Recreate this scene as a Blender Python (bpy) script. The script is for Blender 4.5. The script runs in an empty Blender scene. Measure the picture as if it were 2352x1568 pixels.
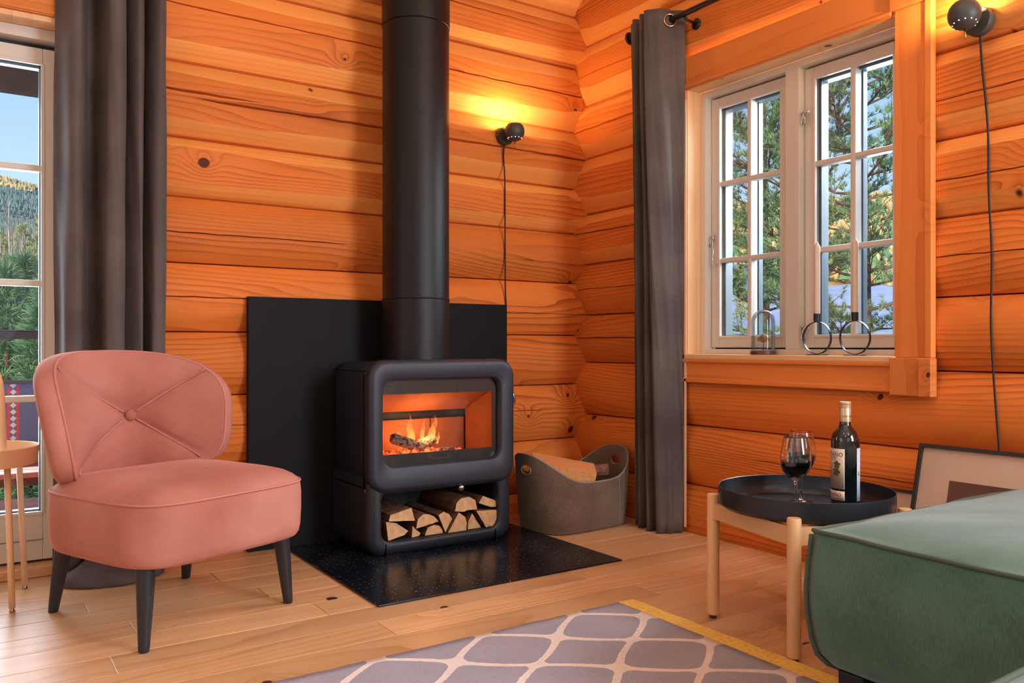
import bpy, bmesh, math, random
from mathutils import Vector, Matrix
PI=math.pi
sc=bpy.context.scene
# ------------------------------------------------------------------ camera, world, sun, lights
W_,H_=2352,1568
FPX=1887.; TH=math.radians(56.25)
cd=bpy.data.cameras.new('camera'); cam=bpy.data.objects.new('camera',cd); sc.collection.objects.link(cam)
cd.sensor_width=36; cd.lens=36*FPX/W_; cd.shift_y=(795.5-784)/W_; cd.clip_start=.05; cd.clip_end=2000
CAM=Vector((-2.697,-3.382,.82)); cam.location=CAM
cam.rotation_euler=(PI/2,0,TH-PI/2)
sc.camera=cam
sc.view_settings.view_transform='Standard'; sc.view_settings.look='None'
sc.view_settings.exposure=.38; sc.view_settings.gamma=1; sc.view_settings.use_curve_mapping=False
sc.cycles.use_denoising=True
sc.cycles.max_bounces=8; sc.cycles.transparent_max_bounces=24
sc.cycles.sample_clamp_indirect=6; sc.cycles.caustics_reflective=False; sc.cycles.caustics_refractive=False

w=bpy.data.worlds.new('sky'); sc.world=w; w.use_nodes=True
nt=w.node_tree; nt.nodes.clear()
o=nt.nodes.new('ShaderNodeOutputWorld'); bg=nt.nodes.new('ShaderNodeBackground')
tc=nt.nodes.new('ShaderNodeTexCoord'); sp=nt.nodes.new('ShaderNodeSeparateXYZ'); cr=nt.nodes.new('ShaderNodeValToRGB')
nt.links.new(tc.outputs['Generated'],sp.inputs[0]); nt.links.new(sp.outputs[2],cr.inputs[0])
cr.color_ramp.elements[0].position=0; cr.color_ramp.elements[0].color=(.66,.80,1,1)
cr.color_ramp.elements[1].position=1; cr.color_ramp.elements[1].color=(.10,.22,.62,1)
for p,c in((.16,(.55,.74,1,1)),(.30,(.34,.58,.95,1)),(.55,(.20,.42,.85,1))):
    e=cr.color_ramp.elements.new(p); e.color=c
nt.links.new(cr.outputs[0],bg.inputs[0]); bg.inputs[1].default_value=.92
nt.links.new(bg.outputs[0],o.inputs[0])

def light(kind,name,loc,energy,color,size=None,size_y=None,look=None,radius=.03,spot=None):
    l=bpy.data.lights.new(name,kind); l.energy=energy; l.color=color
    ob=bpy.data.objects.new(name,l); sc.collection.objects.link(ob); ob.location=loc
    if kind=='AREA':
        l.shape='RECTANGLE'; l.size=size; l.size_y=size_y
    elif kind in('POINT','SPOT'): l.shadow_soft_size=radius
    if spot: l.spot_size=spot; l.spot_blend=.6
    if look is not None:
        ob.rotation_euler=(Vector(look)-Vector(loc)).to_track_quat('-Z','Y').to_euler()
    return ob
sun=light('SUN','sun',(-20,-20,30),3.0,(1,.80,.52)); sun.data.angle=.02
sun.rotation_euler=Vector((.82,.42,-.38)).to_track_quat('-Z','Y').to_euler()
# lamps for assumed unseen windows on closed walls (right nearer than sofa, behind)
light('AREA','daylight_right',(-.12,-4.3,1.45),125,(.78,.89,1),1.5,1.3,look=(-2.4,-1.6,.7))
light('AREA','daylight_behind',(-2.6,-5.75,1.6),8,(.86,.93,1),2.6,1.5,look=(-1.6,-.5,.9))
light('AREA','added_fill_left',(-4.95,-1.8,1.4),9,(.84,.92,1),1.6,1.4,look=(-2.6,-.2,.2))  # added fill lamp to brighten the garden door's panel; left wall is closed
# daylight that comes through the two windows in view
light('AREA','daylight_garden_door',(-3.0,.72,1.05),54,(.84,.92,1),1.3,1.6,look=(-2.7,-1.5,.3))
light('AREA','daylight_window',(.80,-1.35,1.75),85,(.84,.92,1),1.0,1.1,look=(-1.0,-1.6,.0))
# warm spots in the ceiling
for i,(x,y) in enumerate(((-3.2,-3.9),(-1.3,-4.1),(-2.2,-2.5),(-3.6,-1.9),(-1.0,-2.1))):
    light('POINT','ceiling_spot',(x,y,2.72),(12,13,5,2,6)[i],(1,.60,.30),radius=.05)

# ------------------------------------------------------------------ material helpers
def newmat(name):
    m=bpy.data.materials.new(name); m.use_nodes=True
    n=m.node_tree.nodes; l=m.node_tree.links
    return m,n,l,n['Principled BSDF']
def rgb(*c):  # sRGB 0-255 to linear
    return tuple(((v/255)/12.92 if v/255<=.04045 else ((v/255+.055)/1.055)**2.4) for v in c)+(1,)
def plain(name,col,rough=.5,metal=0,noise=0,nscale=40,bump=0,bscale=200,sheen=0,coat=0,spec=.5):
    m,n,l,b=newmat(name)
    b.inputs['Roughness'].default_value=rough; b.inputs['Metallic'].default_value=metal
    b.inputs['Base Color'].default_value=col; b.inputs['Specular IOR Level'].default_value=spec
    if sheen: b.inputs['Sheen Weight'].default_value=sheen; b.inputs['Sheen Roughness'].default_value=.35
    if coat: b.inputs['Coat Weight'].default_value=coat
    if noise or bump:
        t=n.new('ShaderNodeTexCoord')
    if noise:
        a=n.new('ShaderNodeTexNoise'); a.inputs['Scale'].default_value=nscale; a.inputs['Detail'].default_value=3
        l.new(t.outputs['Object'],a.inputs['Vector'])
        mr=n.new('ShaderNodeMapRange'); mr.inputs[1].default_value=.3; mr.inputs[2].default_value=.7
        mr.inputs[3].default_value=1-noise; mr.inputs[4].default_value=1+noise
        l.new(a.outputs[0],mr.inputs[0])
        v=n.new('ShaderNodeVectorMath'); v.operation='SCALE'; v.inputs[0].default_value=col[:3]
        l.new(mr.outputs[0],v.inputs['Scale']); l.new(v.outputs[0],b.inputs['Base Color'])
    if bump:
        a=n.new('ShaderNodeTexNoise'); a.inputs['Scale'].default_value=bscale; a.inputs['Detail'].default_value=2
        l.new(t.outputs['Object'],a.inputs['Vector'])
        bp=n.new('ShaderNodeBump'); bp.inputs['Strength'].default_value=bump; bp.inputs['Distance'].default_value=.002
        l.new(a.outputs[0],bp.inputs['Height']); l.new(bp.outputs[0],b.inputs['Normal'])
    return m
def M(n,op,*a):
    x=n.new('ShaderNodeMath'); x.operation=op
    for i,v in enumerate(a):
        if isinstance(v,(int,float)): x.inputs[i].default_value=v
    return x
def wood(name,light_c,dark_c,knot_c,along='x',across='z',rough=.45,rings=9,fine=1.,knots=1.,vary=.12,coat=0,kscale=2.3,line=.55,lines_lin=10,spec=.4):
    m,n,l,b=newmat(name)
    def math_(op,a,bb=0,cc=None):
        x=n.new('ShaderNodeMath'); x.operation=op
        for i,v in enumerate((a,bb) if cc is None else (a,bb,cc)):
            if isinstance(v,(int,float)): x.inputs[i].default_value=v
            else: l.new(v,x.inputs[i])
        return x.outputs[0]
    t=n.new('ShaderNodeTexCoord'); oi=n.new('ShaderNodeObjectInfo')
    s=n.new('ShaderNodeSeparateXYZ'); l.new(t.outputs['Object'],s.inputs[0])
    ax={'x':0,'y':1,'z':2}
    third=[k for k in 'xyz' if k not in(along,across)][0]
    r=oi.outputs['Random']
    A=math_('ADD',s.outputs[ax[along]],math_('MULTIPLY',r,57.))
    B=math_('ADD',s.outputs[ax[across]],math_('MULTIPLY',r,23.))
    D=s.outputs[ax[third]]
    c2=n.new('ShaderNodeCombineXYZ'); l.new(A,c2.inputs[0]); l.new(B,c2.inputs[1]); l.new(math_('MULTIPLY',D,.6),c2.inputs[2])
    # knots
    vo=n.new('ShaderNodeTexVoronoi'); vo.inputs['Scale'].default_value=kscale; vo.inputs['Randomness'].default_value=1
    nv=n.new('ShaderNodeTexNoise'); nv.inputs['Scale'].default_value=9; nv.inputs['Detail'].default_value=1
    l.new(c2.outputs[0],nv.inputs['Vector'])
    va=n.new('ShaderNodeVectorMath'); va.operation='MULTIPLY_ADD'; l.new(nv.outputs['Color'],va.inputs[0]); va.inputs[1].default_value=(.05,.05,0)
    l.new(c2.outputs[0],va.inputs[2]); l.new(va.outputs[0],vo.inputs['Vector'])
    vo.voronoi_dimensions='2D'
    dist=vo.outputs['Distance']
    selc=n.new('ShaderNodeSeparateColor'); l.new(vo.outputs['Color'],selc.inputs[0])
    sel=math_('GREATER_THAN',selc.outputs[0],.38)
    ksz=math_('MULTIPLY_ADD',selc.outputs[1],.026,.013)
    kd=math_('DIVIDE',dist,ksz)
    km=math_('MULTIPLY',math_('MULTIPLY',math_('SUBTRACT',1.25,kd),sel),4.0*knots)
    cl=n.new('ShaderNodeClamp'); l.new(km,cl.inputs[0]); km=cl.outputs[0]
    warp=math_('MULTIPLY',math_('MULTIPLY',math_('POWER',2.718,math_('MULTIPLY',math_('MULTIPLY',dist,dist),-75.)),sel),1.1*knots)
    # flowing grain
    mp=n.new('ShaderNodeMapping'); mp.inputs['Scale'].default_value=(.42,3.0,3.0); l.new(c2.outputs[0],mp.inputs[0])
    n1=n.new('ShaderNodeTexNoise'); n1.inputs['Scale'].default_value=1.; n1.inputs['Detail'].default_value=3.5; n1.inputs['Roughness'].default_value=.42
    l.new(mp.outputs[0],n1.inputs['Vector'])
    v=math_('ADD',math_('MULTIPLY',n1.outputs[0],rings),math_('MULTIPLY',B,lines_lin))
    v=math_('ADD',v,math_('MULTIPLY',warp,2.2))
    fr=math_('FRACT',v)
    # asymmetric ring profile
    ln=math_('POWER',fr,3.0)
    # fine fibre
    mp2=n.new('ShaderNodeMapping'); mp2.inputs['Scale'].default_value=(4,150,150); l.new(c2.outputs[0],mp2.inputs[0])
    n2=n.new('ShaderNodeTexNoise'); n2.inputs['Scale'].default_value=1; n2.inputs['Detail'].default_value=2; l.new(mp2.outputs[0],n2.inputs['Vector'])
    # ring contrast varies
    mp3=n.new('ShaderNodeMapping'); mp3.inputs['Scale'].default_value=(.7,5,5); mp3.inputs['Location'].default_value=(5,2,1); l.new(c2.outputs[0],mp3.inputs[0])
    n3=n.new('ShaderNodeTexNoise'); n3.inputs['Scale'].default_value=1; l.new(mp3.outputs[0],n3.inputs['Vector'])
    con=n.new('ShaderNodeMapRange'); con.inputs[1].default_value=.35; con.inputs[2].default_value=.65; con.inputs[3].default_value=.25; con.inputs[4].default_value=1.; l.new(n3.outputs[0],con.inputs[0])
    f=math_('ADD',math_('MULTIPLY',math_('MULTIPLY',ln,con.outputs[0]),line),math_('MULTIPLY',math_('SUBTRACT',n2.outputs[0],.5),.35*fine))
    f=math_('ADD',f,math_('MULTIPLY',warp,.12))
    f=math_('ADD',f,math_('MULTIPLY',math_('SUBTRACT',n3.outputs[0],.5),.5))
    cl2=n.new('ShaderNodeClamp'); l.new(f,cl2.inputs[0])
    mx=n.new('ShaderNodeMix'); mx.data_type='RGBA'; mx.inputs[6].default_value=light_c; mx.inputs[7].default_value=dark_c; l.new(cl2.outputs[0],mx.inputs[0])
    mk=n.new('ShaderNodeMix'); mk.data_type='RGBA'; mk.inputs[7].default_value=knot_c; l.new(mx.outputs[2],mk.inputs[6]); l.new(km,mk.inputs[0])
    va2=n.new('ShaderNodeMapRange'); l.new(r,va2.inputs[0]); va2.inputs[3].default_value=1-vary; va2.inputs[4].default_value=1+vary
    vs=n.new('ShaderNodeVectorMath'); vs.operation='SCALE'; l.new(mk.outputs[2],vs.inputs[0]); l.new(va2.outputs[0],vs.inputs['Scale'])
    l.new(vs.outputs[0],b.inputs['Base Color'])
    b.inputs['Roughness'].default_value=rough; b.inputs['Coat Weight'].default_value=coat; b.inputs['Coat Roughness'].default_value=.25
    b.inputs['Specular IOR Level'].default_value=spec
    bp=n.new('ShaderNodeBump'); bp.inputs['Strength'].default_value=.25; bp.inputs['Distance'].default_value=.0015
    l.new(f,bp.inputs['Height']); l.new(bp.outputs[0],b.inputs['Normal'])
    return m

PINE_L=rgb(232,148,78); PINE_D=rgb(176,86,34); KNOT=rgb(92,40,18)
mt={}
def pine(key,al,ac,lc=PINE_L,dc=PINE_D,**k): mt[key]=wood(key,lc,dc,KNOT,al,ac,**k)
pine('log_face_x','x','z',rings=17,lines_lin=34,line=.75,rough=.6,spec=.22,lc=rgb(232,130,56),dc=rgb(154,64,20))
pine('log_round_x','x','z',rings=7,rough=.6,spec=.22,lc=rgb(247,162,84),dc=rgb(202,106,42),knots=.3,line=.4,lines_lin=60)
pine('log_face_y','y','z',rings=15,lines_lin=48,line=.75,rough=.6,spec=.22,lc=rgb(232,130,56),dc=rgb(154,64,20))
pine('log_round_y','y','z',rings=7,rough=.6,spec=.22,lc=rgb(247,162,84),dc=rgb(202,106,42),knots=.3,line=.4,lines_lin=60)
pine('trim_y','y','z',lc=rgb(236,140,70),dc=rgb(200,96,40),rough=.5,spec=.3,rings=4,kscale=3.2)
pine('trim_x','x','z',lc=rgb(236,140,70),dc=rgb(200,96,40),rough=.5,spec=.3,rings=4,kscale=3.2)
pine('trim_z','z','y',lc=rgb(236,140,70),dc=rgb(200,96,40),rough=.5,spec=.3,rings=4,kscale=3.2)
pine('lining','z','x',lc=rgb(240,190,140),dc=rgb(212,146,92),rings=3,knots=.4,lines_lin=14)
pine('lining_h','y','x',lc=rgb(240,190,140),dc=rgb(212,146,92),rings=3,knots=.4,lines_lin=14)
mt['floor']=wood('oak_floor',rgb(222,172,122),rgb(176,118,74),rgb(70,42,24),'x','y',rough=.36,rings=12,knots=1.,vary=.15,kscale=2.4,line=.62,lines_lin=14,coat=.0,spec=.5)
mt['ceiling']=plain('white_stained_ceiling',rgb(225,222,216),.7)
mt['far_wall']=plain('pale_painted_wall',rgb(205,205,205),.8)
mt['white']=plain('white_paint',rgb(226,216,204),.38)
mt['white_dimmed']=plain('white_paint_darkened',rgb(104,120,128),.4)  # white paint darkened in its colour to offset the strong window lamps
mt['rubber']=plain('dark_gasket',rgb(40,46,58),.5)
mt['black_metal']=plain('black_stove_enamel',rgb(40,44,54),.36,bump=.25,bscale=900)
mt['black_pipe']=plain('black_pipe_paint',rgb(22,20,20),.40,spec=.32,bump=.15,bscale=1200)
mt['iron_dark']=plain('dark_cast_iron',rgb(44,42,42),.6,noise=.2)
mt['plate']=plain('heat_shield_black',rgb(20,19,22),.6,spec=.2,noise=.12,nscale=8,bump=.2,bscale=700)
mt['chrome']=plain('chrome',rgb(220,222,226),.12,metal=1)
mt['brass']=plain('brass',rgb(196,160,90),.3,metal=1)
mt['copper']=plain('grommet_metal',rgb(190,150,120),.2,metal=1)
mt['lamp_black']=plain('lamp_dark_grey',rgb(66,66,62),.5)
mt['cord']=plain('black_cord',rgb(20,20,24),.6)
mt['rod']=plain('black_rod',rgb(26,25,27),.3)
mt['leg_black']=plain('black_lacquer_leg',rgb(38,40,44),.42)
mt['cream']=plain('cream_paint',rgb(244,206,164),.45)
mt['birch']=wood('birch_wood',rgb(236,184,132),rgb(218,156,102),rgb(150,90,50),'z','x',knots=.0,rings=3,lines_lin=30,line=.2)
mt['tray']=plain('black_tray',rgb(36,37,42),.32)
mt['candle']=plain('candle_wax',rgb(226,206,186),.5)
mt['paper']=plain('white_mat_board',rgb(240,206,178),.7)
mt['dark_frame']=plain('dark_brown_frame',rgb(46,36,32),.45)
mt['charcoal']=plain('charred_wood',rgb(150,136,124),.95,noise=.95,nscale=70)
# velvet with nap
def velvet(name,c1,c2,sheen,scale=6):
    m,n,l,b=newmat(name)
    t=n.new('ShaderNodeTexCoord'); a=n.new('ShaderNodeTexNoise'); a.inputs['Scale'].default_value=scale; a.inputs['Detail'].default_value=4
    l.new(t.outputs['Object'],a.inputs['Vector'])
    r=n.new('ShaderNodeValToRGB'); r.color_ramp.elements[0].position=.3; r.color_ramp.elements[1].position=.7
    r.color_ramp.elements[0].color=c1; r.color_ramp.elements[1].color=c2; l.new(a.outputs[0],r.inputs[0]); l.new(r.outputs[0],b.inputs['Base Color'])
    b.inputs['Roughness'].default_value=.75; b.inputs['Sheen Weight'].default_value=sheen; b.inputs['Sheen Roughness'].default_value=.3
    b.inputs['Specular IOR Level'].default_value=.25
    try: b.inputs['Sheen Tint'].default_value=c2
    except Exception: pass
    f=n.new('ShaderNodeTexNoise'); f.inputs['Scale'].default_value=900; l.new(t.outputs['Object'],f.inputs['Vector'])
    bp=n.new('ShaderNodeBump'); bp.inputs['Strength'].default_value=.15; bp.inputs['Distance'].default_value=.001; l.new(f.outputs[0],bp.inputs['Height']); l.new(bp.outputs[0],b.inputs['Normal'])
    return m
mt['pink']=velvet('pink_velvet',rgb(168,100,82),rgb(204,140,124),.85,3)
mt['pink_seam']=plain('pink_piping',rgb(200,126,110),.7)
mt['curtain']=velvet('grey_velvet_curtain',rgb(74,64,62),rgb(106,94,90),1.0,3)
mt['void']=plain('dark_joint',rgb(8,8,9),1,spec=0)
def weave(name,c1,c2,scale=500,bump=.5,streak=True):
    m,n,l,b=newmat(name)
    t=n.new('ShaderNodeTexCoord'); mp=n.new('ShaderNodeMapping'); l.new(t.outputs['Object'],mp.inputs[0]); mp.inputs['Scale'].default_value=(1,1,.06) if streak else (1,1,1)
    a=n.new('ShaderNodeTexNoise'); a.inputs['Scale'].default_value=scale; a.inputs['Detail'].default_value=2; l.new(mp.outputs[0],a.inputs['Vector'])
    a2=n.new('ShaderNodeTexNoise'); a2.inputs['Scale'].default_value=7; a2.inputs['Detail'].default_value=4; l.new(t.outputs['Object'],a2.inputs['Vector'])
    ad=n.new('ShaderNodeMath'); ad.operation='MULTIPLY_ADD'; l.new(a2.outputs[0],ad.inputs[0]); ad.inputs[1].default_value=.8; 
    s=n.new('ShaderNodeMath'); s.operation='SUBTRACT'; l.new(a.outputs[0],s.inputs[0]); s.inputs[1].default_value=.4
    l.new(s.outputs[0],ad.inputs[2])
    r=n.new('ShaderNodeValToRGB'); r.color_ramp.elements[0].position=.3; r.color_ramp.elements[1].position=.7
    r.color_ramp.elements[0].color=c1; r.color_ramp.elements[1].color=c2; l.new(ad.outputs[0],r.inputs[0]); l.new(r.outputs[0],b.inputs['Base Color'])
    b.inputs['Roughness'].default_value=.85; b.inputs['Specular IOR Level'].default_value=.2; b.inputs['Sheen Weight'].default_value=.35
    f=n.new('ShaderNodeTexNoise'); f.inputs['Scale'].default_value=scale; l.new(t.outputs['Object'],f.inputs['Vector'])
    bp=n.new('ShaderNodeBump'); bp.inputs['Strength'].default_value=bump; bp.inputs['Distance'].default_value=.002; l.new(f.outputs[0],bp.inputs['Height']); l.new(bp.outputs[0],b.inputs['Normal'])
    return m
mt['green']=weave('green_linen',rgb(66,98,82),rgb(92,126,107),900,.35)
mt['green_welt']=plain('green_welt',rgb(78,92,76),.8)
mt['felt']=weave('brown_grey_felt',rgb(92,72,58),rgb(124,102,86),260,.6,False)
mt['bark']=plain('birch_bark',rgb(128,84,60),.8,noise=.5,nscale=35,bump=.6,bscale=80)
mt['cutwood']=wood('split_firewood',rgb(232,178,122),rgb(196,128,76),rgb(120,70,40),'y','z',rough=.7,knots=.2,rings=3,lines_lin=70,line=.5)
mt['cutend']=plain('firewood_end_grain',rgb(226,178,128),.75,noise=.14,nscale=45,bump=.5,bscale=160)
mt['basketwood']=wood('basket_firewood',rgb(236,160,100),rgb(196,112,62),rgb(120,70,40),'x','y',rough=.7,knots=.2,rings=3,lines_lin=60,line=.5)
mt['vermiculite']=plain('firebox_lining',rgb(180,112,74),.85,noise=.1,nscale=14,bump=.2,bscale=90)
# hearth glass plate with dust
m,n,l,b=newmat('hearth_glass'); mt['hearth']=m
b.inputs['Base Color'].default_value=rgb(16,20,28); b.inputs['Roughness'].default_value=.24; b.inputs['Specular IOR Level'].default_value=.5
t=n.new('ShaderNodeTexCoord'); v=n.new('ShaderNodeTexVoronoi'); v.voronoi_dimensions='2D'; v.inputs['Scale'].default_value=42; l.new(t.outputs['Object'],v.inputs['Vector'])
s=n.new('ShaderNodeSeparateColor'); l.new(v.outputs['Color'],s.inputs[0])
g=M(n,'GREATER_THAN',0,.62); l.new(s.outputs[0],g.inputs[0])
d=M(n,'LESS_THAN',0,.07); l.new(v.outputs['Distance'],d.inputs[0])
mu=M(n,'MULTIPLY'); l.new(g.outputs[0],mu.inputs[0]); l.new(d.outputs[0],mu.inputs[1])
nn=n.new('ShaderNodeTexNoise'); nn.inputs['Scale'].default_value=4; nn.inputs['Detail'].default_value=6; l.new(t.outputs['Object'],nn.inputs['Vector'])
mr=n.new('ShaderNodeMapRange'); mr.inputs[1].default_value=.5; mr.inputs[2].default_value=.85; mr.inputs[3].default_value=0; mr.inputs[4].default_value=.10; l.new(nn.outputs[0],mr.inputs[0])
ad=M(n,'ADD'); ad.use_clamp=True; l.new(mu.outputs[0],ad.inputs[0]); l.new(mr.outputs[0],ad.inputs[1])
mx=n.new('ShaderNodeMix'); mx.data_type='RGBA'; mx.inputs[6].default_value=rgb(14,18,27); mx.inputs[7].default_value=rgb(170,165,160); l.new(ad.outputs[0],mx.inputs[0]); l.new(mx.outputs[2],b.inputs['Base Color'])
# window glass: clear with a fresnel reflection
def pane_glass(name,tint=(1,1,1,1),rough=0.0,refl=1.0):
    m=bpy.data.materials.new(name); m.use_nodes=True; n=m.node_tree.nodes; l=m.node_tree.links; n.clear()
    o=n.new('ShaderNodeOutputMaterial'); t=n.new('ShaderNodeBsdfTransparent'); t.inputs[0].default_value=tint
    g=n.new('ShaderNodeBsdfGlossy'); g.inputs['Roughness'].default_value=rough; f=n.new('ShaderNodeFresnel'); f.inputs[0].default_value=1.45
    mm=M(n,'MULTIPLY',0,refl); l.new(f.outputs[0],mm.inputs[0])
    mx=n.new('ShaderNodeMixShader'); l.new(mm.outputs[0],mx.inputs[0]); l.new(t.outputs[0],mx.inputs[1]); l.new(g.outputs[0],mx.inputs[2]); l.new(mx.outputs[0],o.inputs[0])
    return m
mt['glass']=pane_glass('window_glass',(.97,.99,1,1),0,.6)
mt['pic_glass']=pane_glass('picture_glass',(1,1,1,1),.0,.35)
mt['stove_glass']=pane_glass('stove_glass',(.90,.88,.86,1),.02,.8)
mt['dome_glass']=pane_glass('dome_glass',(.95,.98,.98,1),.0,.5)
m,n,l,b=newmat('drinking_glass'); mt['wineglass']=m
b.inputs['Transmission Weight'].default_value=1; b.inputs['Roughness'].default_value=0; b.inputs['IOR'].default_value=1.45; b.inputs['Base Color'].default_value=(1,1,1,1)
mt['wine']=plain('red_wine',rgb(22,8,16),.08)
mt['bottle']=plain('dark_bottle_glass',rgb(10,16,18),.06,coat=1)
mt['label']=plain('bottle_label',rgb(226,200,176),.6)
mt['label_back']=plain('bottle_back_label',rgb(200,206,226),.5)
mt['ink']=plain('dark_print',rgb(50,44,44),.7)
mt['leafprint']=plain('olive_leaf_print',rgb(104,100,52),.7,noise=.3,nscale=120)
mt['capsule']=plain('gold_foil_capsule',rgb(222,186,150),.32,metal=.6)
mt['greenprint']=plain('green_print',rgb(140,176,70),.6)
def emit(name,col,strength):
    m=bpy.data.materials.new(name); m.use_nodes=True; n=m.node_tree.nodes; l=m.node_tree.links; n.clear()
    o=n.new('ShaderNodeOutputMaterial'); e=n.new('ShaderNodeEmission'); e.inputs[0].default_value=col; e.inputs[1].default_value=strength; l.new(e.outputs[0],o.inputs[0]); return m
mt['bulb']=emit('lamp_bulb',(1,.72,.42,1),14)
mt['hole']=emit('lamp_hole_glow',(1,.9,.86,1),3)
# embers
m,n,l,b=newmat('embers'); mt['ember']=m
t=n.new('ShaderNodeTexCoord'); a=n.new('ShaderNodeTexNoise'); a.inputs['Scale'].default_value=38; a.inputs['Detail'].default_value=3; l.new(t.outputs['Object'],a.inputs['Vector'])
r=n.new('ShaderNodeValToRGB'); e0=r.color_ramp.elements; e0[0].position=.40; e0[0].color=(0,0,0,1); e0[1].position=.72; e0[1].color=(1,.22,.05,1)
e1=e0.new(.55); e1.color=(.8,.05,.01,1)
l.new(a.outputs[0],r.inputs[0]); l.new(r.outputs[0],b.inputs['Emission Color']); b.inputs['Emission Strength'].default_value=3.0
b.inputs['Base Color'].default_value=rgb(104,84,76); b.inputs['Roughness'].default_value=.9
# flame
m=bpy.data.materials.new('flame'); m.use_nodes=True; n=m.node_tree.nodes; l=m.node_tree.links; n.clear(); mt['flame']=m
o=n.new('ShaderNodeOutputMaterial'); e=n.new('ShaderNodeEmission'); t=n.new('ShaderNodeBsdfTransparent'); mx=n.new('ShaderNodeMixShader')
tc=n.new('ShaderNodeTexCoord'); sp=n.new('ShaderNodeSeparateXYZ'); l.new(tc.outputs['Generated'],sp.inputs[0])
r=n.new('ShaderNodeValToRGB'); r.color_ramp.elements[0].color=(1,.55,.14,1); r.color_ramp.elements[1].color=(1,.20,.03,1); l.new(sp.outputs[2],r.inputs[0]); l.new(r.outputs[0],e.inputs[0]); e.inputs[1].default_value=2.0
no=n.new('ShaderNodeTexNoise'); no.inputs['Scale'].default_value=3; mpp=n.new('ShaderNodeMapping'); mpp.inputs['Scale'].default_value=(2.5,2.5,.8); l.new(tc.outputs['Generated'],mpp.inputs[0]); l.new(mpp.outputs[0],no.inputs['Vector'])
mr=n.new('ShaderNodeMapRange'); mr.inputs[1].default_value=.3; mr.inputs[2].default_value=.7; mr.inputs[3].default_value=.08; mr.inputs[4].default_value=.72; l.new(no.outputs[0],mr.inputs[0])
sb=M(n,'SUBTRACT'); l.new(mr.outputs[0],sb.inputs[0]); ml=M(n,'MULTIPLY',0,.35); l.new(sp.outputs[2],ml.inputs[0]); l.new(ml.outputs[0],sb.inputs[1]); sb.use_clamp=True
l.new(sb.outputs[0],mx.inputs[0]); l.new(t.outputs[0],mx.inputs[1]); l.new(e.outputs[0],mx.inputs[2]); l.new(mx.outputs[0],o.inputs[0])
# rug
m,n,l,b=newmat('woven_rug'); mt['rug']=m
t=n.new('ShaderNodeTexCoord'); s=n.new('ShaderNodeSeparateXYZ')
nn=n.new('ShaderNodeTexNoise'); nn.inputs['Scale'].default_value=70; l.new(t.outputs['Object'],nn.inputs['Vector'])
va=n.new('ShaderNodeVectorMath'); va.operation='MULTIPLY_ADD'; l.new(nn.outputs['Color'],va.inputs[0]); va.inputs[1].default_value=(.006,.006,0); l.new(t.outputs['Object'],va.inputs[2]); l.new(va.outputs[0],s.inputs[0])
def mm(op,a,b_=0.):
    x=n.new('ShaderNodeMath'); x.operation=op
    for i,v in enumerate((a,b_)):
        if isinstance(v,(int,float)): x.inputs[i].default_value=v
        else: l.new(v,x.inputs[i])
    return x.outputs[0]
X=mm('ADD',s.outputs[0],1.151+6.52); Y=mm('ADD',s.outputs[1],1.412+5.2)
p=mm('DIVIDE',X,.163); q=mm('DIVIDE',Y,.130)
# organic ogee lattice: lines where (p+q)/2 or (p-q)/2 is an integer
wv=mm('MULTIPLY',mm('SINE',mm('MULTIPLY',q,PI*1.)),.04)
u1=mm('MULTIPLY',mm('ADD',p,q),.5); u2=mm('MULTIPLY',mm('SUBTRACT',p,q),.5)
u1=mm('ADD',u1,wv); u2=mm('SUBTRACT',u2,wv)
d1=mm('PINGPONG',u1,.5); d2=mm('PINGPONG',u2,.5)
dm=mm('MINIMUM',d1,d2); prod=mm('MULTIPLY',d1,d2)
wl=mm('MAXIMUM',mm('LESS_THAN',dm,.047),mm('LESS_THAN',prod,.0072))
mxx=n.new('ShaderNodeMix'); mxx.data_type='RGBA'; mxx.inputs[6].default_value=rgb(176,170,180); mxx.inputs[7].default_value=rgb(250,234,222); l.new(wl,mxx.inputs[0])
n5=n.new('ShaderNodeTexNoise'); n5.inputs['Scale'].default_value=180; l.new(t.outputs['Object'],n5.inputs['Vector'])
n6=n.new('ShaderNodeTexNoise'); n6.inputs['Scale'].default_value=6; n6.inputs['Detail'].default_value=4; l.new(t.outputs['Object'],n6.inputs['Vector'])
sc1=mm('MULTIPLY',mm('ADD',mm('MULTIPLY',n5.outputs[0],.3),.85),mm('ADD',mm('MULTIPLY',n6.outputs[0],.3),.85))
vs=n.new('ShaderNodeVectorMath'); vs.operation='SCALE'; l.new(mxx.outputs[2],vs.inputs[0]); l.new(sc1,vs.inputs['Scale']); l.new(vs.outputs[0],b.inputs['Base Color'])
b.inputs['Roughness'].default_value=.95; b.inputs['Specular IOR Level'].default_value=.1
wb=n.new('ShaderNodeTexWave'); wb.wave_type='BANDS'; wb.bands_direction='Y'; wb.inputs['Scale'].default_value=60; wb.inputs['Distortion'].default_value=2; l.new(t.outputs['Object'],wb.inputs['Vector'])
bp=n.new('ShaderNodeBump'); bp.inputs['Strength'].default_value=.6; bp.inputs['Distance'].default_value=.003; l.new(wb.outputs['Fac'],bp.inputs['Height']); l.new(bp.outputs[0],b.inputs['Normal'])
mt['yellow']=plain('yellow_binding',rgb(250,200,96),.9,noise=.15,nscale=90,bump=.6,bscale=300)
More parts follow.
